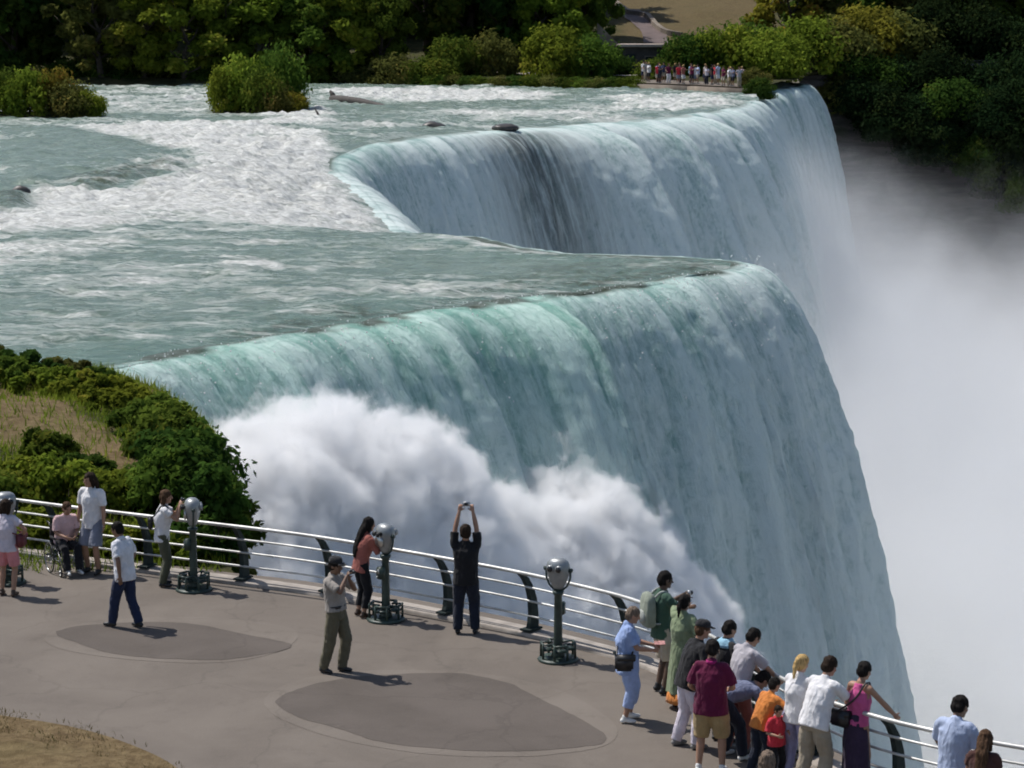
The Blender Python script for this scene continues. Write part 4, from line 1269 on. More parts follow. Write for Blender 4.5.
# ---------------------------------------------------------------- coin viewers
M_SILVER = simple('viewer_silver', (.30, .315, .32), .42, metal=.45, var=.15, scale=5)
M_GLASS = simple('dark_lens', (.02, .022, .026), .08, var=.1)
M_BLACK = simple('black_rubber', (.016, .016, .017), .6, var=.2)
M_CHROME = simple('worn_steel', (.50, .50, .49), .3, metal=.9, var=.15)
def make_viewer():
    root = empty('coin_viewer')
    m = MB(); m.lathe([(.02, 0), (.31, 0), (.32, .02), (.29, .045), (.12, .06), (.02, .06)], n=28); m.build('base', M_DGREEN, root)
    m = MB(); m.lathe([(.02, .05), (.115, .05), (.10, .10), (.075, .18), (.068, .30), (.064, .75), (.060, 1.02), (.085, 1.05), (.09, 1.09), (.02, 1.10)], n=20); m.build('pole', M_DGREEN, root)
    for k in range(4):                                             # hooped step plates round the foot
        a = k * math.pi / 2 + .6
        f = MB(); c, s_ = math.cos(a), math.sin(a)
        def P(u, v_, z_): return (c * u - s_ * v_, s_ * u + c * v_, z_)
        f.tube([P(.08, -.09, .26), P(.25, -.10, .27), P(.25, -.10, .05)], .020, 7)
        f.tube([P(.08, .09, .26), P(.25, .10, .27), P(.25, .10, .05)], .020, 7)
        f.tube([P(.25, -.10, .27), P(.25, .10, .27)], .020, 7)
        f.box(P(.17, 0, .18), (.15, .19, .03), Matrix.Rotation(a, 3, 'Z'), .004)
        f.tube([P(.14, 0, .2), P(.06, 0, .14)], .016, 6)
        f.build('step', M_DGREEN, root)
    m = MB(); m.box((0, -.095, .80), (.13, .11, .20), None, .015); b = m.build('coin_box', M_DGREEN, root)
    m = MB(); m.box((0, -.153, .83), (.05, .012, .07), None, .003); m.tube([(0, -.16, .76), (0, -.185, .74)], .012, 8); m.build('coin_slot', M_CHROME, b)
    m = MB()
    yk = [(-.205, 0, 1.43), (-.20, 0, 1.30), (-.15, 0, 1.18), (-.07, 0, 1.11), (.07, 0, 1.11), (.15, 0, 1.18), (.20, 0, 1.30), (.205, 0, 1.43)]
    m.tube(yk, .017, 8); m.build('yoke', M_DGREEN, root)
    m = MB()
    m.lathe([(.02, 1.12), (.075, 1.13), (.10, 1.17), (.145, 1.26), (.178, 1.36), (.190, 1.44), (.183, 1.51), (.155, 1.565), (.10, 1.60), (.02, 1.612)], n=28)
    for v_ in m.bm.verts: v_.co.y *= .74
    hd = m.build('viewer_head', M_SILVER, root)
    for sx in (-1, 1):
        m = MB(); m.tube([(sx * .18, 0, 1.43), (sx * .235, 0, 1.43)], [.035, .03], 10); m.build('pivot_knob', M_DGREEN, root)
        m = MB(); m.tube([(sx * .05, -.10, 1.46), (sx * .05, -.175, 1.46), (sx * .05, -.20, 1.46)], [.036, .034, .042], 12); e = m.build('eyepiece', M_BLACK, hd)
        m = MB(); m.tube([(sx * .07, .10, 1.46), (sx * .07, .165, 1.46)], [.055, .058], 14); m.build('lens_tube', M_SILVER, hd)
        m = MB(); m.tube([(sx * .07, .160, 1.46), (sx * .07, .168, 1.46)], .046, 14); m.build('lens', M_GLASS, hd)
    m = MB(); m.tube([(0, -.118, 1.36), (0, -.138, 1.36)], [.11, .105], 22)
    for v_ in m.bm.verts: v_.co.z = 1.33 + (v_.co.z - 1.36) * .9
    m.build('face_plate', M_CHROME, hd)
    return root
view0 = make_viewer()
VIEW = [((8, 583), 200, 'coin viewer half hidden behind the person in pink shorts'), ((194, 590), -78, 'coin viewer being used by the person in olive trousers'),
        ((386, 620), -50, 'coin viewer being used by the person in the salmon top'), ((558, 660), -205, 'coin viewer standing alone with nobody using it')]
VROOT = []
for i, (px, deg, lab) in enumerate(VIEW):
    o = view0 if i == 0 else copy_tree(view0)
    p = gnd(*px); o.location = (p[0], p[1], 0.002); o.rotation_euler = (0, 0, R(deg))
    tag(o, lab, 'coin viewer', 'coin viewers along the fence'); VROOT.append(o)
# ---------------------------------------------------------------- people
SKIN = {'fair': simple('skin_fair', (.50, .30, .215), .55, var=.08), 'tan': simple('skin_tanned', (.36, .20, .13), .55, var=.08),
        'brown': simple('skin_brown', (.19, .105, .066), .55, var=.1), 'deep': simple('skin_deep_brown', (.095, .055, .036), .55, var=.1)}
def hairmat(name, c):
    if name in MATS: return MATS[name]
    t = NT(name); o = t.obj()
    st = t.noise(t.mapping(o, (60, 60, 9)), 1.0, 3, .6)
    pr = t.principled(Base_Color=t.mix(t.mapr(st, .3, .7), tuple(x * .6 for x in c), tuple(min(1, x * 1.5) for x in c)), Roughness=.75)
    pr.inputs['Specular IOR Level'].default_value = .12
    t.l(t.bump(st, .8, .012), pr.inputs['Normal'])
    MATS[name] = t.surf(pr.outputs[0]); return MATS[name]
HAIR = {'black': hairmat('hair_black', (.012, .010, .009)), 'dark': hairmat('hair_dark_brown', (.025, .016, .011)), 'brown': hairmat('hair_brown', (.075, .042, .024)),
        'blond': hairmat('hair_blond', (.46, .31, .13)), 'grey': hairmat('hair_grey_brown', (.16, .12, .09))}
M_EYE = simple('eye_dark', (.03, .022, .018), .3, var=.1)
M_LIP = simple('lips', (.30, .12, .10), .5, var=.1)
M_BELT = simple('dark_leather', (.025, .018, .014), .45, var=.3)
V3 = Vector

def ik(a, c, l1, l2, hint):
    a, c, hint = V3(a), V3(c), V3(hint)
    d = c - a; L = d.length
    if L > (l1 + l2) * .998: c = a + d * ((l1 + l2) * .998 / L); d = c - a; L = d.length
    n = d.normalized()
    x = (l1 * l1 - l2 * l2 + L * L) / (2 * L)
    h = math.sqrt(max(0, l1 * l1 - x * x))
    hh = hint - n * hint.dot(n)
    hh = hh.normalized() if hh.length > 1e-4 else V3((0, 1, 0))
    return a + n * x + hh * h, c

def add_hand(m, wrist, d, pn, s, curl, side):
    """palm, four unequal bent fingers and a thumb leaving the side of the palm"""
    d = d.normalized(); pn = (pn - d * pn.dot(d)).normalized(); ac = d.cross(pn) * side      # ac: towards the thumb
    pe = wrist + d * .085
    rot = Matrix((ac, d, pn)).transposed()
    m.ball(wrist + d * .048, (.040, .055, .017), rot, 12)
    for k, (off, L) in enumerate(((.030, .072), (.010, .080), (-.010, .075), (-.029, .060))):
        b = pe + ac * off - d * .008
        a1 = curl * .6; a2 = curl * 1.3
        sp = ac * off * .35
        d1 = (d * math.cos(a1) + pn * math.sin(a1) + sp).normalized(); d2 = (d * math.cos(a2) + pn * math.sin(a2) + sp).normalized()
        q = b + d1 * L * .55; e = q + d2 * L * .45
        m.cap(b, q, .0092, .0085, 7); m.cap(q, e, .0085, .0072, 7)
    tb = wrist + d * .030 + ac * .030
    t1 = tb + (d * .55 + ac * .75 + pn * .25).normalized() * .042
    t2 = t1 + (d * .85 + ac * .25 + pn * (.25 + curl * .4)).normalized() * .034
    m.cap(tb, t1, .0125, .0105, 8); m.cap(t1, t2, .0105, .0085, 8)

def rings_along(cs, dirs, rx, ry, n=18, right=None):
    out = []
    for c, u, a, b in zip(cs, dirs, rx, ry):
        r_ = right if right is not None else V3((1, 0, 0))
        r_ = (r_ - u * r_.dot(u)).normalized(); f = u.cross(r_)
        out.append([c + r_ * math.cos(2 * math.pi * k / n) * a + f * math.sin(2 * math.pi * k / n) * b for k in range(n)])
    return out

def person(label, feet=None, head=None, H=1.72, face=0, skin='tan', sex='m', girth=1.0, lean=0.0, side=0.0, hips=(0, 0, 0), hip_drop=0.0,
           footL=(-.11, .0), footR=(.11, .0), toe=0.12, footz=0.0, handL=None, handR=None, elbL=(-.5, -.7, -.5), elbR=(.5, -.7, -.5), curl=.5, palm=(0, 0, 0),
           hpitch=0.1, hyaw=0.0, shirt=None, sleeve=.55, hem=-.10, loose=1.0, pants=None, leg=1.0, legw=1.0, dress=None, skirt=None, shoes=None, hair='short', hairc='dark',
           cap=None, belt=False, collar=None, print_=None, z=0.004, seated=False, tank=False, fine=.0105, knee=(0, 1, .1), facewear=None, kind=None):
    root = empty('person')
    fw = sex == 'f'
    sw = .165 if fw else .192
    hw = .095 if fw else .09
    g = girth
    Pv = V3((hips[0], hips[1], .93 - hip_drop + hips[2]))
    u = V3((math.sin(side), math.sin(lean), math.cos(lean))).normalized()
    rt = V3((1, 0, 0)); rt = (rt - u * rt.dot(u)).normalized(); fd = u.cross(rt)
    if fd.y < 0: fd = -fd
    ul = u
    hl = V3((math.sin(side * .6), math.sin(lean * .85), math.cos(lean * .85))).normalized()
    waist = Pv + hl * .16; chest = waist + u * .18; sh = waist + u * .33; neck = waist + u * .39
    hp = lean * .35 + hpitch
    hu = V3((math.sin(side * .4), math.sin(hp), math.cos(hp))).normalized()
    hr = Matrix.Rotation(-hyaw, 3, hu) @ V3((1, 0, 0)); hr = (hr - hu * hr.dot(hu)).normalized(); hf = hu.cross(hr)
    hc = neck + hu * .150 + hf * .026
    hrot = Matrix((hr, hf, hu)).transposed()
    def HD(x_, y_, z_): return hc + hr * x_ + hf * y_ + hu * z_
    # --- legs
    legs = []
    for sx, ft in ((-1, footL), (1, footR)):
        hip = Pv + V3((sx * hw, 0, -.02))
        fz = ft[2] if len(ft) > 2 else 0.0
        ank = V3((ft[0], ft[1], .085 + fz))
        kn_, ank2 = ik(hip, ank, .43, .415, V3((sx * .12, 1, .1)) if knee == (0, 1, .1) else V3(knee))
        legs.append((sx, hip, kn_, ank2))
    # --- arms
    arms = []
    for sx, tg_, el in ((-1, handL, elbL), (1, handR, elbR)):
        s0 = sh + rt * sx * sw
        if tg_ is None: tg_ = s0 + V3((sx * .07, .05, -.545)) + (u - V3((0, 0, 1))) * .0
        else: tg_ = V3(tg_)
        e, wv = ik(s0, tg_, .285, .255, V3(el))
        arms.append((sx, s0, e, wv))
    # --- body: one continuous surface
    m = MB()
    m.ball(HD(0, 0, .03), (.076, .094, .092), hrot, 18)
    m.ball(HD(0, .022, -.045), (.058, .070, .070), hrot, 16)
    m.ball(HD(0, .075, -.085), (.030, .022, .024), hrot, 10)          # chin
    m.cap(HD(0, .092, .025), HD(0, .112, -.018), .010, .017, 8)       # nose
    for sx in (-1, 1):
        m.ball(HD(sx * .079, -.005, -.005), (.012, .022, .034), hrot, 10)
        m.ball(HD(sx * .034, .082, .040), (.026, .012, .010), hrot, 8)  # brow
        m.ball(HD(sx * .040, .066, -.020), (.024, .020, .020), hrot, 8)  # cheek
    m.cap(neck - u * .06, HD(0, -.015, -.06), .060 if not fw else .052, .055 if not fw else .048, 12)
    tr = Matrix((rt, fd, u)).transposed()
    m.ball(Pv, (.160 * g, .112 * g, .12), tr, 18); m.ball(waist, (.142 * g, .10 * g, .15), tr, 18); m.ball(chest, (.162 * g ** .5, .11 * g ** .5, .17), tr, 18)
    m.cap(sh - rt * (sw - .03), sh + rt * (sw - .03), .050 if shirt and not tank else .058, .050 if shirt and not tank else .058, 12)
    m.cap(sh + u * .012, neck - u * .005, .080, .06, 12)
    if fw:
        for sx in (-1, 1): m.ball(chest + rt * sx * .07 + fd * .075 + u * .01, .062, None, 12)
    for sx, s0, e, wv in arms:
        m.cap(s0 - u * (.008 if shirt and not tank else 0), e, .043 * g ** .5, .038, 12); m.cap(e, e + (wv - e) * .35, .039, .040, 12); m.cap(e + (wv - e) * .35, wv, .040, .026, 12)
        d = (wv - e).normalized()
        pn = V3(palm) if V3(palm).length > 0 else (-rt * sx * .8 + fd * .5)
        if abs(pn.normalized().dot(d)) > .95: pn = fd + u * .3
        add_hand(m, wv, d, pn, 1.0, curl, 1 if (d.cross(pn)).dot(fd + u * .3 - rt * sx * .4) > 0 else -1)
    for sx, hip, kn_, an in legs:
        m.cap(hip, kn_, .084 * g ** .6, .055, 12); m.cap(kn_, kn_ + (an - kn_) * .35, .053, .056, 12); m.cap(kn_ + (an - kn_) * .35, an, .056, .038, 12)
        m.cap(an + V3((0, -.03, -.045)), an + V3((sx * toe * .15, .13, -.058)), .036, .026, 10)
    m.remesh('body', SKIN[skin], root, fine, 3)
    # --- face
    for sx in (-1, 1):
        e_ = MB(); e_.ball(HD(sx * .033, .088, .022), (.013, .006, .007), hrot, 8); e_.build('eye', M_EYE, root)
    e_ = MB(); e_.ball(HD(0, .094, -.052), (.022, .006, .006), hrot, 8); e_.build('mouth', M_LIP, root)
    # --- hair
    hm = HAIR[hairc]
    h = MB()
    if hair != 'bald':
        h.ball(HD(0, -.014, .046), (.089, .101, .094), hrot, 18)
        h.ball(HD(0, -.042, .000), (.086, .078, .088), hrot, 16)
        if hair in ('long', 'verylong'):
            L = .30 if hair == 'long' else .42
            bk = [HD(0, -.05, .04), HD(0, -.085, -.06), neck - fd * .10 - u * .02, neck - fd * .135 - u * (L - .12), neck - fd * .135 - u * L]
            for a_, b_, ra, rb in zip(bk, bk[1:], (.085, .088, .085, .075), (.088, .085, .075, .035)):
                for q in (-.35, 0, .35): h.cap(a_ + rt * ra * q, b_ + rt * rb * q, ra * .62, rb * .62, 10)
            for sx in (-1, 1): h.cap(HD(sx * .07, .0, .03), HD(sx * .078, -.01, -.11), .030, .026, 8)
        elif hair == 'pony':
            h.ball(HD(0, -.105, .045), .032); h.cap(HD(0, -.115, .045), HD(0, -.15, -.06), .034, .036, 10); h.cap(HD(0, -.15, -.06), HD(0, -.145, -.20), .036, .014, 10)
        elif hair == 'bun':
            h.ball(HD(0, -.105, .02), (.05, .045, .05), hrot, 12)
        elif hair == 'bob':
            for sx in (-1, 0, 1): h.cap(HD(sx * .055, -.04, .02), HD(sx * .06, -.05, -.10), .052, .046, 10)
        h.remesh('hair', hm, root, .011, 2, wrinkle=(38, 38, 12, .016))
    if cap:
        c_ = MB()
        c_.loft([[HD(math.cos(t_) * .094 * f, -.012 + math.sin(t_) * .108 * f, zz) for t_ in np.linspace(0, 2 * math.pi, 20, endpoint=False)] for f, zz in ((1.0, .055), (1.0, .085), (.9, .12), (.6, .145), (.1, .152))])
        bd = cap[1]
        c_.loft([[HD(math.sin(t_) * .08, bd * (.085 + .085 * math.cos(t_) * (1 if k else 0.2)), .060 - (.012 if k else 0) + dz) for t_ in np.linspace(-1.5, 1.5, 9)] for k, dz in ((0, 0), (1, 0), (1, .006), (0, .008))])
        c_.build('cap', cloth(*cap[0]), root)
    # --- clothes
    if shirt:
        t = MB(); lo = loose
        hb = Pv + hl * hem
        cs = [hb, Pv + hl * (hem * .4), waist - hl * .02, chest - u * .03, chest + u * .08, sh + u * .0, sh + u * .05]
        rx = [.182 * g * lo, .180 * g * lo, .166 * g * lo, .180 * g ** .5 * lo, .186 * g ** .3 * lo, .150, .085]
        ry = [.135 * g * lo, .134 * g * lo, .126 * g * lo, .136 * g ** .5 * lo, .128 * g ** .3, .098, .078]
        if fw: ry[3] += .03; rx[2] *= .95
        if tank: rx[4] *= .78; rx[5] *= .62; 
        ds = [hl, hl, hl, u, u, u, u]
        t.loft(rings_along(cs, ds, rx, ry, right=rt))
        if not tank:
            t.cap(sh - rt * (sw - .022) - u * .004, sh + rt * (sw - .022) - u * .004, .069, .069, 12); t.cap(sh + u * .01, sh + u * .045, .10, .075, 14)
        for sx, s0, e, wv in arms:
            if sleeve <= 0: continue
            f = min(sleeve, 1.0)
            e1 = s0 + (e - s0) * f
            pts_ = [s0 + (e - s0) * .02 - u * .006, s0 + (e - s0) * f * .5, e1]
            rd = [.064, .062 * lo, .065 * lo]
            if sleeve > 1: pts_ += [e + (wv - e) * (sleeve - 1)]; rd = [.068, .062, .056, .046]
            t.tube(pts_, rd, 12)
        ts = t.remesh('shirt', cloth(*shirt), root, .0125, 3, wrinkle=(11, 11, 7, .016))
        if collar:
            c_ = MB(); c_.loft(rings_along([sh + u * .045, sh + u * .085], [u, u], [.082, .066], [.082, .068], right=rt)); c_.build('collar', cloth(*collar), root)
    if pants:
        t = MB()
        t.loft(rings_along([Pv + hl * .115, Pv + hl * .02, Pv - V3((0, 0, .10))], [hl, hl, V3((0, 0, 1))], [.158 * g, .176 * g, .168 * g], [.118 * g, .130 * g, .118 * g], right=rt))
        for sx, hip, kn_, an in legs:
            pts_ = [hip + V3((0, 0, .05)), hip + (kn_ - hip) * .45, kn_]; rd = [.094 * g, .090 * g ** .6 * legw, .078 * legw]
            if leg > .5:
                q = (leg - .5) * 2
                pts_.append(kn_ + (an - kn_) * q * .5); rd.append(.073 * legw)
                pts_.append(kn_ + (an - kn_) * q * 1.03); rd.append(.064 * legw)
            else:
                pts_[-1] = hip + (kn_ - hip) * leg * 2; rd[-1] = .092 * legw
            t.tube(pts_, rd, 12)
        t.remesh('shorts' if leg < .62 else 'trousers', cloth(*pants), root, .0125, 3, wrinkle=(12, 12, 9, .013))
    if belt:
        b_ = MB(); b_.loft(rings_along([Pv + hl * .065, Pv + hl * .105], [hl, hl], [.186 * g] * 2, [.140 * g] * 2, right=rt)); b_.build('belt', M_BELT, root)
    if dress or skirt:
        spec, zb, wb = dress or skirt
        k0 = [Pv + hl * .12, Pv, Pv * .55 + V3((0, 0, zb)) * .45 + V3((0, 0, 0))]
        low = V3(((footL[0] + footR[0]) / 2, (footL[1] + footR[1]) / 2, zb))
        cs = [Pv + hl * .13, Pv + hl * .0, Pv * .5 + low * .5, low]
        nn = 26; rg = rings_along(cs, [hl, hl, V3((0, 0, 1)), V3((0, 0, 1))], [.150 * g, .182 * g, .20 * g * (1 + (wb - 1) * .5), .21 * wb * g], [.115 * g, .135 * g, .16 * g * (1 + (wb - 1) * .5), .175 * wb * g], nn, right=rt)
        for ri, am in ((2, .06), (3, .11)):
            c0 = cs[ri]
            rg[ri] = [c0 + (p - c0) * (1 + am * math.cos(7 * 2 * math.pi * k / nn)) for k, p in enumerate(rg[ri])]
        t = MB(); t.loft(rg); t.remesh('skirt', cloth(*spec), root, .0125, 2, wrinkle=(13, 13, 3, .018))
    for sx, hip, kn_, an in legs:
        t = MB()
        hl_, to = an + V3((0, -.035, -.042)), an + V3((sx * toe * .18, .135, -.052))
        t.cap(hl_, an + V3((0, .04, -.035)), .041, .043, 10); t.cap(an + V3((0, .03, -.042)), to, .042, .032, 10)
        t.cap(an + V3((0, -.005, -.02)), an + V3((0, -.005, .015)), .044, .042, 10)
        for v_ in t.bm.verts: v_.co.z = max(v_.co.z, an.z - .085)
        t.remesh('shoe', simple(*shoes) if shoes else M_BELT, root, .0105, 2)
    if print_:
        pass
    s = H / 1.75
    root.scale = (s, s, s)
    rz = -R(face); root.rotation_euler = (0, 0, rz)
    Rm = Matrix.Rotation(rz, 3, 'Z')
    if feet is not None:
        p = gnd(*feet); loc = V3((p[0], p[1], z + footz))
    else:
        topl = HD(0, -.01, .125) * s
        p = gnd(head[0], head[1], topl.z + z + footz)
        off = Rm @ topl
        loc = V3((p[0] - off.x, p[1] - off.y, z + footz))
    root.location = loc
    tag(root, label, 'child' if kind == 'child' else 'person')
    J = dict(root=root, loc=loc, R=Rm, s=s, sh=sh, neck=neck, chest=chest, waist=waist, pelvis=Pv, u=u, rt=rt, fd=fd, arms=arms, hc=hc, hf=hf, hu=hu, hr=hr)
    J['w'] = lambda v_: loc + Rm @ (V3(v_) * s)
    return J

def thing_on(J, name, label, cat, at):
    """an Empty for something a person wears or holds, in that person's frame but a thing of its own"""
    o = empty(name); o.location = J['w'](at); o.rotation_euler = J['root'].rotation_euler; o.scale = J['root'].scale
    return tag(o, label, cat)

M_CAMB = simple('camera_black', (.02, .02, .022), .4, var=.2)
M_CAMS = simple('camera_silver', (.5, .5, .5), .3, metal=.7, var=.1)
def hand_camera(J, label, at, silver=False):
    o = thing_on(J, 'camera', label, 'camera', at)
    b = MB(); b.box((0, 0, 0), (.115, .035, .068), None, .008); b.build('camera_body', M_CAMS if silver else M_CAMB, o)
    b = MB(); b.tube([(0, .015, 0), (0, .045, 0), (0, .06, 0)], [.028, .027, .024], 14); b.build('lens', M_CAMB, o)
    b = MB(); b.box((.0, -.0185, .0), (.06, .004, .045), None, .001); b.build('screen', M_GLASS, o)
    return o
def strap_path(J, over, bag, side):
    c = J['chest']; rt, fd, u = J['rt'], J['fd'], J['u']
    return c
def shoulder_bag(J, label, mat, at, size, shoulder, front=.15, back=-.15):
    """bag at the hip with a strap that goes over one shoulder"""
    o = thing_on(J, 'shoulder_bag', label, 'bag', at)
    b = MB(); b.box((0, 0, 0), size, None, min(size) * .25); b.build('bag_body', mat, o)
    b = MB(); b.box((0, size[1] * .1, size[2] * .3), (size[0] * 1.03, size[1] * 1.04, size[2] * .36), None, .012); b.build('flap', mat, o)
    a = V3(at); S = J['sh'] + J['rt'] * shoulder * .12 + J['u'] * .075
    fr = J['chest'] + J['fd'] * front + J['rt'] * (shoulder * .06); bk = J['chest'] + J['fd'] * back + J['rt'] * (shoulder * .06)
    pts = [V3((0, size[1] * .4, size[2] * .45)), fr - a, (S - a) + J['fd'] * .05, S - a, (S - a) - J['fd'] * .06, bk - a, V3((0, -size[1] * .4, size[2] * .45))]
    p2 = chaikin(np.array([tuple(q) for q in pts]), 2)
    b = MB(); b.tube([tuple(q) for q in p2], .014, 6); b.build('strap', mat, o)
    return o
def backpack(J, label, mat, mat2, dz=0.0):
    at = J['chest'] - J['fd'] * .21 - J['u'] * (.03 - dz)
    o = thing_on(J, 'backpack', label, 'backpack', at)
    rot = Matrix((J['rt'], J['fd'], J['u'])).transposed()
    b = MB()
    rg = []
    for zz, wx, wy in ((-.25, .13, .06), (-.22, .165, .085), (-.05, .165, .09), (.12, .155, .082), (.20, .13, .06), (.235, .06, .03)):
        rg.append([rot @ V3((wx * math.copysign(abs(math.cos(t_)) ** .6, math.cos(t_)), wy * math.copysign(abs(math.sin(t_)) ** .6, math.sin(t_)), zz)) for t_ in np.linspace(0, 2 * math.pi, 24, endpoint=False)])
    b.loft(rg); b.build('pack_body', mat, o)
    b = MB(); b.ball(rot @ V3((0, -.085, -.11)), (.12, .045, .10), rot, 14); b.build('pocket', mat2, o)
    for sx in (-1, 1):
        pts = [V3((sx * .085, .06, .16)), V3((sx * .10, .17, .265)), V3((sx * .115, .28, .22)), V3((sx * .125, .335, .08)), V3((sx * .15, .30, -.10)), V3((sx * .15, .16, -.20)), V3((sx * .12, .06, -.20))]
        p2 = chaikin(np.array([tuple(rot @ q) for q in pts]), 2)
        b = MB(); b.tube([tuple(q) for q in p2], .016, 6); b.build('strap', mat2, o)
    return o

C = dict(
    white=('white_cotton', (.74, .73, .74)), lilac=('pale_lilac_cotton', (.60, .55, .62)), pink_sh=('pink_shorts', (.62, .25, .27)), pinkpale=('pale_pink_cotton', (.66, .46, .46)),
    grey_sh=('grey_blue_shorts', (.21, .23, .29)), navy=('navy_denim', (.022, .030, .068)), whitepolo=('white_polo', (.70, .71, .75)), olive=('olive_trousers', (.085, .088, .058)),
    greytee=('grey_shirt', (.31, .28, .25)), khakigreen=('khaki_green_trousers', (.13, .115, .075)), salmon=('salmon_top', (.36, .125, .10)), blackp=('black_trousers', (.016, .016, .019)),
    black=('black_shirt', (.018, .018, .020)), darknavy=('dark_blue_jeans', (.018, .022, .036)), blue=('light_blue_cotton', (.30, .40, .66)), bluep=('pale_blue_trousers', (.34, .43, .68)),
    greent=('green_shirt', (.055, .105, .075)), beige=('beige_shorts', (.44, .38, .30)), sage=('sage_green_cloth', (.22, .27, .16)), orangehem=('orange_cloth', (.55, .20, .05)),
    maroon=('maroon_polo', (.115, .012, .045)), tan=('tan_cotton', (.36, .26, .13)), bluegrey=('blue_grey_shirt', (.16, .18, .27)), orange=('orange_shirt', (.60, .21, .05)),
    red=('red_shirt', (.55, .04, .06)), lavender=('lavender_trousers', (.33, .32, .50)), khaki=('khaki_trousers', (.33, .28, .21)), pink=('pink_top', (.55, .10, .26)),
    purplesk=('dark_violet_cloth', (.045, .030, .060)), sky=('pale_blue_shirt', (.42, .49, .66)), brownsh=('brown_top', (.075, .035, .030)), bluescarf=('blue_scarf', (.30, .52, .66)), greyl=('light_grey_shirt', (.44, .42, .45)),
    blackcap=('black_cap', (.012, .012, .012)), darkcap=('dark_cap', (.03, .03, .032)), magenta=('magenta_collar', (.33, .02, .14)))
WS = ('white_leather', (.70, .70, .68), .5); BR = ('brown_leather', (.06, .035, .022), .5); BK = ('black_shoes', (.014, .014, .015), .45); GR = ('grey_shoes', (.22, .21, .20), .6)

# 1 at the picture's edge with pink shorts
p1 = person('person in pale lilac shirt and pink shorts seen from behind beside the covered viewer', feet=(8, 596), H=1.66, face=12, sex='f', skin='tan', girth=1.12, shirt=C['lilac'], loose=1.05, pants=C['pink_sh'], leg=.42, legw=1.12, shoes=BR,
            hair='bob', hairc='dark', handR=(.24, .10, 1.05), elbR=(1, -.3, -.3), handL=(-.24, .12, 1.0), footL=(-.12, .02), footR=(.12, -.03))
shoulder_bag(p1, 'dark red shoulder bag at the side of the person in pink shorts', simple('dark_red_leather', (.13, .022, .03), .5), (.27, .05, 1.02), (.12, .26, .24), -1)
# 3 standing person in a white T-shirt and grey shorts
p3 = person('long haired person in a white T-shirt and grey shorts standing behind the wheelchair', feet=(94, 573), H=1.80, face=205, sex='m', skin='tan', shirt=C['white'], loose=1.08, hem=-.14, sleeve=.8, pants=C['grey_sh'], leg=.50, legw=1.25, shoes=BK,
            hair='long', hairc='dark', hyaw=.4, footL=(-.13, .05), footR=(.12, 0))
# 4 walking man in a white polo
p4 = person('person in a white polo and navy jeans walking across the plaza', feet=(126, 628), H=1.74, face=-62, skin='brown', shirt=C['whitepolo'], loose=1.08, hem=-.13, sleeve=.8, collar=C['whitepolo'], pants=C['navy'], legw=1.12, shoes=BK, girth=1.05,
            footL=(-.07, .22), footR=(.09, -.20, .015), lean=.10, handL=(-.26, -.10, .92), handR=(.27, .18, .95), hair='short', hairc='black', hpitch=.25)
# 5 at the viewer
p5 = person('person in white shirt and olive trousers looking into a coin viewer', feet=(163, 586), H=1.68, face=82, sex='f', skin='tan', shirt=C['white'], loose=1.05, pants=C['olive'], legw=1.08, shoes=BK, hair='bob', hairc='brown', lean=.10,
            handR=(.10, .33, 1.47), handL=(-.10, .33, 1.47), elbR=(.5, .0, -1), elbL=(-.5, .2, -1), hpitch=.05, curl=1.1)
shoulder_bag(p5, 'small black bag on the back of the person in olive trousers', M_CAMB, (-.05, -.20, 1.15), (.20, .09, .22), 1)
hand_camera(p5, 'black camera held to the face beside the coin viewer', (0, .37, 1.57))
# 6 man in a dark cap
p6 = person('person in dark cap, grey shirt and khaki trousers alone on the plaza', feet=(333, 672), H=1.78, face=118, skin='brown', shirt=C['greytee'], loose=1.08, sleeve=.85, hem=.03, pants=C['khakigreen'], legw=1.15, shoes=BK, belt=True, lean=-.10, hips=(0, .07, 0),
            footL=(-.09, .10), footR=(.10, -.10), handR=(.07, .30, 1.50), handL=(-.10, .24, 1.42), elbR=(.7, .2, -1), elbL=(-.8, .2, -1), cap=(C['darkcap'], 1), hair='short', hairc='black', hpitch=.20, curl=1.1)
hand_camera(p6, 'small camera held up by the person in the dark cap', (-.01, .335, 1.56))
# 7 woman in a salmon top at the second viewer
p7 = person('long haired person in a salmon top and black cropped trousers at a coin viewer', feet=(361, 617), H=1.66, face=62, sex='f', skin='tan', shirt=C['salmon'], sleeve=1.2, loose=1.02, hem=-.12, pants=C['blackp'], leg=.88, legw=1.05, shoes=BR, hair='verylong', hairc='black',
            lean=.22, handR=(.10, .36, 1.33), handL=(-.12, .34, 1.30), elbR=(.5, -.1, -1), elbL=(-.5, -.1, -1), hpitch=.1, curl=1.1)
# 8 man in black with raised arms
p8 = person('person in black holding a camera high overhead at the fence', feet=(466, 634), H=1.78, face=3, skin='tan', shirt=C['black'], sleeve=.75, loose=1.08, hem=-.12, pants=C['darknavy'], legw=1.15, shoes=BK, girth=1.06, hair='short', hairc='dark',
            handR=(.10, .10, 1.985), handL=(-.10, .10, 1.985), elbR=(1, .1, .1), elbL=(-1, .1, .1), footL=(-.13, .0), footR=(.14, .02), hpitch=-.18, curl=1.2, palm=(0, .6, .3))
hand_camera(p8, 'camera held overhead by the person in black', (0, .12, 2.06), silver=True)
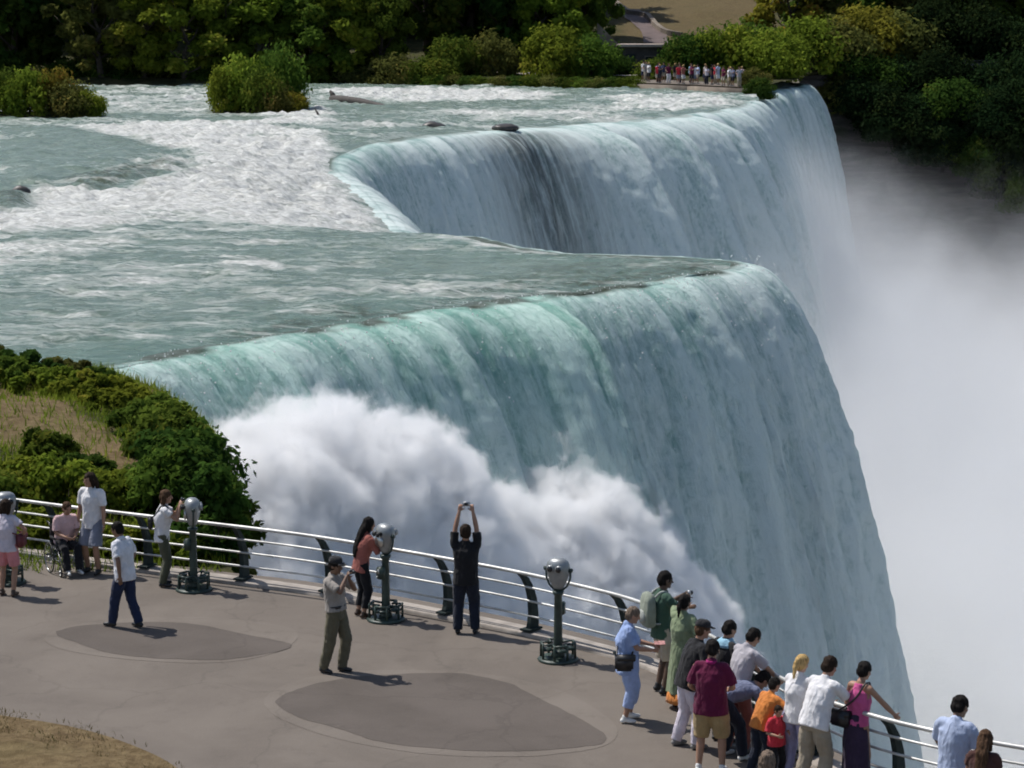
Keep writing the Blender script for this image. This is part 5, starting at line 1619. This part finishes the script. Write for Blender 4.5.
# 9 in light blue with white shoes
p9 = person('grey haired person in light blue with white shoes reading a leaflet', feet=(627, 721), H=1.66, face=88, sex='f', skin='tan', girth=1.18, shirt=C['blue'], loose=1.10, sleeve=.8, hem=-.18, pants=C['bluep'], leg=.80, legw=1.28, shoes=WS, hair='short', hairc='grey',
            handR=(.14, .36, 1.12), handL=(-.10, .38, 1.14), elbR=(.6, -.6, -1), elbL=(-.6, -.6, -1), hpitch=.35, curl=.9, footL=(-.12, .05), footR=(.12, -.04))
shoulder_bag(p9, 'black bag hanging at the hip of the person in light blue', M_CAMB, (.25, -.07, .96), (.12, .27, .24), -1)
lf = thing_on(p9, 'leaflet', 'folded leaflet in the hands of the person in light blue', 'leaflet', (.02, .48, 1.18))
b = MB(); b.box((-.055, 0, 0), (.11, .16, .004), Matrix.Rotation(.35, 3, 'Y')); b.box((.055, 0, 0), (.11, .16, .004), Matrix.Rotation(-.35, 3, 'Y')); b.build('page', simple('leaflet_paper', (.45, .22, .20), .6, var=.4, scale=30), lf, smooth=False)
# 10 in green with a backpack
p10 = person('person in a green T-shirt and beige shorts with a pale backpack', feet=(661, 693), H=1.82, face=72, skin='deep', shirt=C['greent'], sleeve=.8, loose=1.08, hem=-.12, pants=C['beige'], leg=.48, legw=1.28, shoes=BK, hair='short', hairc='black',
             handR=(.08, .34, 1.36), handL=(-.08, .36, 1.38), elbR=(.6, .0, -1), elbL=(-.6, .0, -1), hpitch=.15, curl=1.1)
backpack(p10, 'pale grey-green backpack worn over the green T-shirt', cloth('backpack_grey_green', (.27, .30, .24)), cloth('backpack_strap_grey', (.36, .38, .35)))
hand_camera(p10, 'camera in the hands of the person with the backpack', (0, .40, 1.42), silver=True)
# 11 in a long sage green dress
p11 = person('person in a long sage green dress with an orange hem at the fence', head=(685, 595), H=1.66, face=38, sex='f', skin='brown', girth=1.10, shirt=C['sage'], sleeve=.9, loose=1.04, hem=-.16, skirt=(C['sage'], .24, 1.05), shoes=BR, hair='pony', hairc='black',
             handL=(-.07, .22, 1.52), elbL=(-1, .2, -.2), handR=(.22, .20, 1.16))
sk = MB(); sk.loft([[(math.cos(t_) * .215 * f * 1.1, math.sin(t_) * .18 * f * 1.1, zz) for t_ in np.linspace(0, 2 * math.pi, 26, endpoint=False)] for f, zz in ((1.0, .26), (1.08, .16), (1.12, .10))])
sk.build('underskirt', cloth(*C['orangehem']), p11['root'])
# 12 leaning in black
p12 = person('person in a black T-shirt and cap leaning over behind the maroon shirt', head=(704, 621), H=1.78, face=72, skin='tan', shirt=C['black'], sleeve=.8, loose=1.1, pants=C['lilac'], legw=1.15, shoes=GR, hair='short', hairc='brown', lean=.30, cap=(C['darkcap'], 1),
             handL=(-.28, .28, .98), handR=(.26, .38, 1.0), footL=(-.13, -.10), footR=(.12, .08), girth=1.08)
# 13 maroon shirt
p13 = person('person in a maroon polo and tan shorts with back turned, nearest the camera', head=(713, 640), H=1.80, face=14, skin='tan', girth=1.12, shirt=C['maroon'], sleeve=.85, loose=1.12, hem=-.13, collar=C['magenta'], pants=C['tan'], leg=.55, legw=1.35, shoes=WS,
             hair='short', hairc='black', handL=(-.20, .22, 1.02), handR=(.20, .26, 1.06), footL=(-.15, .0), footR=(.15, .03), hpitch=.3)
# 14 with a blue scarf
p14 = person('dark haired person with a pale blue scarf between the black and grey shirts', head=(731, 621), H=1.70, face=58, skin='tan', shirt=C['darkcap'], sleeve=1.5, loose=1.05, pants=C['blackp'], shoes=BK, hair='short', hairc='black', lean=.12, hpitch=.2)
sc = thing_on(p14, 'scarf', 'pale blue and white scarf round the neck of the dark haired person', 'scarf', p14['neck'] - p14['u'] * .02)
b = MB(); b.loft(rings_along([V3((0, 0, -.06)), V3((0, -.01, -.02)), V3((0, 0, .03)), V3((0, .01, .05))], [V3((0, 0, 1))] * 4, [.17, .155, .105, .085], [.15, .14, .105, .085], 20)); b.build('scarf_wrap', cloth(*C['bluescarf']), sc)
# 15 grey shirt leaning on the rail
p15 = person('person in a light grey shirt leaning on the rail and looking down', head=(757, 629), H=1.74, face=60, skin='tan', shirt=C['greyl'], sleeve=.85, loose=1.12, hem=-.14, pants=C['salmon'], legw=1.1, shoes=GR, hair='short', hairc='black', lean=.30, hpitch=.45,
             handR=(.22, .52, 1.00), handL=(-.20, .52, 1.00), elbR=(.8, -.4, -.2), elbL=(-.8, -.4, -.2), footL=(-.12, -.08), footR=(.12, .05))
# 16 bending down
p16 = person('person in blue-grey shirt bent double over a child behind the maroon shirt', feet=(733, 758), H=1.70, face=66, skin='tan', shirt=C['bluegrey'], sleeve=.9, loose=1.08, hem=-.20, pants=C['darknavy'], legw=1.15, shoes=WS, hair='short', hairc='black', lean=1.42, hpitch=.4,
             hips=(0, -.22, -.06), handR=(.16, .42, .42), handL=(-.16, .40, .42), elbR=(.7, 0, .3), elbL=(-.7, 0, .3), footL=(-.15, -.05), footR=(.16, .06))
# 17 child in orange
p17 = person('child in an orange shirt leaning on the fence rails', head=(776, 678), H=1.34, face=58, skin='tan', shirt=C['orange'], sleeve=.9, loose=1.15, pants=C['darknavy'], legw=1.15, shoes=GR, hair='short', hairc='black', lean=.45, hpitch=.15,
             handR=(.16, .52, 1.12), handL=(-.16, .52, 1.12), elbR=(.9, -.3, -.2), elbL=(-.9, -.3, -.2), footL=(-.12, -.10), footR=(.12, .05), kind='child')
# 18 small child in red
p18 = person('small child in a red shirt in front of the child in orange', head=(779, 706), H=1.02, face=150, skin='tan', shirt=C['red'], sleeve=.9, loose=1.15, pants=C['blackp'], shoes=BK, hair='short', hairc='dark', hpitch=.2, girth=1.1, handL=(-.16, .25, 1.15), handR=(.16, .25, 1.12), kind='child')
# 19 blond in white
p19 = person('blond pony-tailed person in white top and lavender trousers at the fence', head=(803, 655), H=1.68, face=42, sex='f', skin='fair', shirt=C['white'], sleeve=.6, loose=1.0, pants=C['lavender'], legw=1.05, shoes=WS, hair='pony', hairc='blond', lean=.14, hpitch=.2,
             handR=(.18, .42, 1.02), handL=(-.18, .42, 1.02))
# 20 white T-shirt, khaki trousers
p20 = person('person in a white T-shirt and khaki trousers leaning on the rail', head=(832, 657), H=1.80, face=50, skin='tan', girth=1.08, shirt=C['white'], sleeve=.85, loose=1.12, hem=-.08, pants=C['khaki'], legw=1.22, shoes=BR, hair='short', hairc='dark', lean=.36, hpitch=.25,
             handR=(.22, .58, 1.0), handL=(-.20, .58, 1.0), elbR=(.9, -.3, -.2), elbL=(-.9, -.3, -.2), footL=(-.14, -.12), footR=(.13, .04))
# 21 pink top
p21 = person('short haired person in pink strap top and dark skirt, hand on the rail', head=(866, 662), H=1.70, face=48, sex='f', skin='tan', shirt=C['pink'], sleeve=0, tank=True, loose=.97, hem=-.02, skirt=(C['purplesk'], .14, .95), shoes=BK, hair='short', hairc='black', lean=.12, hpitch=.25,
             handR=(.30, .44, 1.00), handL=(-.20, .30, 1.02), elbR=(.9, -.4, -.4))
shoulder_bag(p21, 'black bag slung at the waist of the person in pink', M_CAMB, (-.16, -.16, 1.00), (.30, .13, .22), 1)
# 22 child at the lower edge
p22 = person('person of whom only the fair brown hair shows at the lower edge', head=(768, 751), H=1.60, face=20, skin='fair', shirt=C['white'], pants=C['navy'], shoes=WS, hair='bob', hairc='grey')
# 23, 24 at the end of the rail
p23 = person('person in a pale blue shirt at the end of the rail by the mist', head=(962, 696), H=1.86, face=35, skin='brown', shirt=C['sky'], sleeve=.85, loose=1.08, pants=C['khaki'], shoes=BK, hair='short', hairc='black', hpitch=.4, hyaw=.3, handL=(-.28, .34, 1.0), handR=(.20, .30, 1.05), lean=.08)
p24 = person('person with long brown hair and a dark brown top looking into the mist', head=(986, 730), H=1.62, face=25, sex='f', skin='tan', shirt=C['brownsh'], sleeve=.5, pants=C['navy'], shoes=BK, hair='verylong', hairc='brown', hpitch=.25)

# 2 in the wheelchair
wc = tag(empty('wheelchair', tuple(gnd(66, 572)), -R(152)), 'black wheelchair with its sitter by the fence', 'wheelchair')
wc.scale = (.92, .92, .92)
M_WF = simple('wheelchair_frame', (.08, .08, .085), .35, metal=.6, var=.15)
M_SEAT = cloth('wheelchair_black_vinyl', (.018, .018, .02))
def wheel(x, y, r, rw, name):
    b = MB()
    a = np.linspace(0, 2 * math.pi, 29)
    b.tube([(x, y + math.cos(t_) * r, r + math.sin(t_) * r + rw) for t_ in a], rw, 8, cap=False)
    ty = b.build(name, M_BLACK, wc)
    b = MB(); b.tube([(x, y + math.cos(t_) * (r - rw), r + math.sin(t_) * (r - rw) + rw) for t_ in a], .009, 6, cap=False)
    for k in range(12): b.tube([(x, y, r + rw), (x, y + math.cos(k * .5236) * (r - rw), r + rw + math.sin(k * .5236) * (r - rw))], .0025, 4)
    b.tube([(x - .03, y, r + rw), (x + .03, y, r + rw)], .025, 8)
    b.build('rim', M_CHROME, ty)
for sx in (-1, 1):
    wheel(sx * .29, -.10, .29, .014, 'wheel'); wheel(sx * .22, .36, .085, .014, 'caster')
    b = MB()
    b.tube([(sx * .235, -.22, .96), (sx * .235, -.18, .90), (sx * .235, -.16, .30)], .013, 8); b.tube([(sx * .235, -.16, .30), (sx * .235, .30, .30), (sx * .22, .36, .20)], .013, 8)
    b.tube([(sx * .235, -.16, .68), (sx * .235, .16, .68), (sx * .235, .20, .50)], .013, 8); b.tube([(sx * .235, .24, .50), (sx * .20, .44, .24), (sx * .19, .50, .13)], .013, 8)
    b.tube([(sx * .235, -.16, .50), (sx * .235, .26, .50)], .013, 8); b.tube([(sx * .235, -.10, .305), (sx * .29, -.10, .305)], .012, 8)
    b.build('side_frame', M_WF, wc)
    b = MB(); b.box((sx * .235, .0, .70), (.05, .30, .03), None, .01); b.build('armrest', M_SEAT, wc)
    b = MB(); b.box((sx * .11, .50, .115), (.14, .14, .015), Matrix.Rotation(.2, 3, 'X'), .004); b.build('footrest', M_WF, wc)
    b = MB(); b.tube([(sx * .235, -.22, .955), (sx * .235, -.33, .95)], .018, 8); b.build('push_handle', M_BLACK, wc)
b = MB(); b.box((0, .05, .50), (.44, .42, .05), None, .015); b.build('seat', M_SEAT, wc)
b = MB(); b.box((0, -.17, .73), (.44, .04, .40), Matrix.Rotation(.06, 3, 'X'), .012); b.build('backrest', M_SEAT, wc)
b = MB(); b.tube([(-.235, -.05, .32), (.235, -.05, .50)], .01, 6); b.tube([(.235, -.05, .32), (-.235, -.05, .50)], .01, 6); b.build('cross_brace', M_WF, wc)
p2 = person('person in a pale pink shirt seated in the wheelchair', feet=(66, 572), H=1.56, face=152, skin='tan', girth=1.1, shirt=C['pinkpale'], sleeve=.85, loose=1.1, hem=-.05, pants=C['blackp'], leg=1.0, legw=1.05, shoes=WS, hair='short', hairc='brown',
            hip_drop=.29, hips=(0, -.04, 0), footL=(-.11, .49, .06), footR=(.11, .49, .06), lean=.26, handL=(-.10, .36, .78), handR=(.10, .34, .78), hpitch=.2, hyaw=-.2)

# ---------------------------------------------------------------- the crowd on the island beyond the falls
M_STONE = simple('pale_stone_wall', (.20, .165, .13), .9, var=.3, scale=.9, bump=.5)
M_PATHSTONE = simple('trodden_stone', (.17, .14, .11), .9, var=.3, scale=.7)
led = tag(empty('stone_ledge'), 'low stone ledge at the water under the crowd on the island', 'ledge')
b = MB(); q0 = [((px - 512) * D / FPX, D) for px, D in ((632, 226.0), (690, 221.5), (742, 216.5))]
for (x0, y0), (x1, y1) in zip(q0, q0[1:]):
    L = math.hypot(x1 - x0, y1 - y0)
    b.box(((x0 + x1) / 2, (y0 + y1) / 2, .1), (L + .3, 1.0, 1.3), Matrix.Rotation(math.atan2(y1 - y0, x1 - x0), 3, 'Z'), .05)
b.build('ledge_wall', M_STONE, led)
b = MB(); pts = [(x_, y_ + .6, .42) for x_, y_ in q0]
PAVE = np.array([(q0[0][0], q0[0][1] + .3), (q0[1][0], q0[1][1] + .3), (q0[2][0], q0[2][1] + .3), (q0[2][0] + 1.2, q0[2][1] + 6), (q0[1][0], q0[1][1] + 9), (q0[0][0] - 1, q0[0][1] + 8)])
x, y, q = region(PAVE, line_spacing(8, 24, .5, .5), line_spacing(214, 238, .5, .5))
tag(mesh_np('viewing_terrace', np.stack([x, y, np.full(len(x), .86)], 1), q, M_PATHSTONE), kind='structure')
CROWD = [('white', 'navy', 'person'), ('grey', 'beige', ''), ('white', 'blackp', ''), ('red', 'beige', ''), ('bluep', 'darknavy', ''), ('darknavy', 'blackp', ''), ('navy', 'khaki', ''), ('maroon', 'white', ''),
         ('black', 'beige', ''), ('red', 'grey_sh', ''), ('maroon', 'navy', ''), ('salmon', 'white', ''), ('maroon', 'blackp', ''), ('bluescarf', 'navy', ''), ('white', 'grey_sh', ''), ('sky', 'khaki', ''), ('lilac', 'darknavy', ''),
         ('greytee', 'navy', ''), ('black', 'navy', ''), ('red', 'khaki', ''), ('sky', 'white', ''), ('maroon', 'beige', ''), ('white', 'khaki', ''), ('white', 'tan', ''), ('bluegrey', 'blackp', ''), ('greyl', 'beige', ''), ('pinkpale', 'navy', '')]
WORD = dict(white='white', grey='grey', red='red', bluep='pale blue', darknavy='dark blue', navy='navy', maroon='maroon', black='black', salmon='salmon pink', bluescarf='turquoise', sky='sky blue', lilac='lilac', greytee='warm grey', bluegrey='slate blue', greyl='light grey', pinkpale='pale pink')
PW = dict(navy='navy', beige='beige', blackp='black', darknavy='dark blue', khaki='khaki', white='white', grey_sh='blue-grey', tan='tan')
C['grey'] = ('mid_grey_shirt', (.28, .28, .28))
FARP = []
def far_proto(k):
    r = random.Random(k)
    J = person('x', feet=(512, 400), H=1.72, face=0, sex='fm'[k % 2], skin=('tan', 'fair', 'brown')[k % 3], shirt=C['white'], loose=1.12, pants=C['navy'], leg=(.5, 1.0)[k % 2], legw=1.2, shoes=GR, hair=('short', 'bob', 'short')[k % 3], hairc=('black', 'brown', 'blond')[k % 3], fine=.03,
               handL=(-.2, .25 + .2 * r.random(), 1.0 + .3 * r.random()), handR=(.22, .2, 1.05) if k % 2 else None)
    for ch in list(J['root'].children):
        if ch.name.split('.')[0] in ('eye', 'mouth'): bpy.data.objects.remove(ch)
    return J['root']
fp = [far_proto(k) for k in range(3)]
usedp = [False] * 3
rr = random.Random(11)
for i, (sc_, pc, _) in enumerate(CROWD):
    px = 643 + i * 3.75 + rr.uniform(-3, 3)
    D = np.interp(px, [632, 690, 742], [226, 221.5, 216.5]) + rr.choice((1.0, 1.8, 3.0, 4.2)) 
    k = i % 3
    o = fp[k] if not usedp[k] else copy_tree(fp[k])
    usedp[k] = True
    for ch in o.children:
        nm = ch.name.split('.')[0]
        if nm in ('shirt', 'trousers', 'shorts'):
            ch.material_slots[0].link = 'OBJECT'
            ch.material_slots[0].material = cloth(*C[sc_ if nm == 'shirt' else pc])
    o.location = ((px - 512) * D / FPX, D, .865); o.rotation_euler = (0, 0, R(180 + rr.uniform(-70, 70))); s = (1.6 + .25 * rr.random()) / 1.75; o.scale = (s, s, s)
    n_same = sum(1 for a, b_, _ in CROWD[:i] if (a, b_) == (sc_, pc))
    tag(o, f'distant island visitor in a {WORD[sc_]} top and {PW[pc]} {"shorts" if k % 2 == 0 else "trousers"}', 'person', 'visitors crowded on the far island')

# ---------------------------------------------------------------- shelter, ramp and paths up the slope
def hz(px, py):
    """where the photograph's line of sight meets the sloping ground beyond the far bank"""
    for D in np.linspace(232, 330, 400):
        p = atD(px, py, D)
        if p[2] <= ground_at(p[0], p[1]): return p
    return atD(px, py, 330)
def ribbon(name, pix, w, mat, lift):
    P = chaikin(np.array([hz(*q) for q in pix]), 2)
    tg = np.gradient(P[:, :2], axis=0); tg /= np.linalg.norm(tg, axis=1)[:, None]
    n_ = np.stack([-tg[:, 1], tg[:, 0]], 1)
    cols = []
    for a in (-.5, -.2, .2, .5):
        xy = P[:, :2] + n_ * w * a
        cols.append(np.column_stack([xy, ground_z(xy[:, 0], xy[:, 1]) + lift]))
    return tag(mesh_np(name, np.stack(cols).reshape(-1, 3), grid_faces(4, len(P)), mat), kind='structure')
M_PATH = simple('path_asphalt', (.125, .092, .085), .9, var=.2, scale=.8)
ribbon('path', [(628, 10), (634, 18), (645, 24), (655, 34), (656, 44)], 2.6, M_PATH, .10)
ribbon('path', [(410, 76), (490, 74), (560, 76), (632, 78)], 2.0, M_CONC, .22)
wl = tag(empty('path_wall'), 'low pale stone wall following the path up the dry slope', 'wall')
P = chaikin(np.array([hz(*q) for q in [(613, 2), (620, 9), (628, 15), (645, 17), (651, 22), (659, 31), (666, 35), (682, 38)]]), 2)
b = MB()
rg = []
tg = np.gradient(P[:, :2], axis=0); tg /= np.linalg.norm(tg, axis=1)[:, None]
for p, t_ in zip(P, tg):
    n_ = np.array([-t_[1], t_[0]]); zz = ground_at(p[0], p[1])
    rg.append([(*(p[:2] + n_ * .25), zz - .3), (*(p[:2] + n_ * .25), zz + .55), (*(p[:2] - n_ * .25), zz + .55), (*(p[:2] - n_ * .25), zz - .3)])
b.loft(rg); b.build('wall_stone', M_STONE, wl, smooth=False)
# shelter
c0 = atD(641, 47, 244.0); gz = ground_at(c0[0], 244)
sh_ = tag(empty('shelter', (c0[0], 244.0, gz - .1)), 'small stone shelter with a flat pale roof and sloping side wall by the path', 'shelter')
hz_ = c0[2] - (gz - .1)
M_DKST = simple('dark_stone', (.055, .048, .045), .9, var=.3, scale=1.2, bump=.4)
b = MB(); b.box((0, .9, hz_ / 2), (4.2, 2.4, hz_)); b.build('wall', M_DKST, sh_, smooth=False)
b = MB(); b.box((0, .8, hz_ + .14), (4.7, 3.0, .26), None, .03); b.build('roof', simple('pale_roof_slab', (.40, .33, .28), .9, var=.15, scale=1), sh_, smooth=False)
b = MB(); b.box((-1.0, -.33, hz_ * .40), (.9, .10, hz_ * .7), None, .01); b.build('door', M_POST, sh_, smooth=False)
b = MB(); b.box((.9, -.33, hz_ * .58), (1.1, .08, .6), None, .01); fr_ = b.build('window', M_STONE, sh_, smooth=False)
b = MB(); b.box((.9, -.385, hz_ * .58), (.95, .03, .46)); b.build('pane', M_GLASS, fr_, smooth=False)
b = MB(); b.loft([[(-2.2, .2, 0), (-2.2, .2, hz_ + .3), (-2.2, .8, hz_ + .3), (-2.2, .8, 0)], [(-3.6, .6, 0), (-3.6, .6, hz_ + 1.7), (-3.6, 1.2, hz_ + 1.7), (-3.6, 1.2, 0)], [(-4.2, .8, 0), (-4.2, .8, hz_ + 2.3), (-4.2, 1.4, hz_ + 2.3), (-4.2, 1.4, 0)]])
b.build('ramp_wall', M_STONE, sh_, smooth=False)
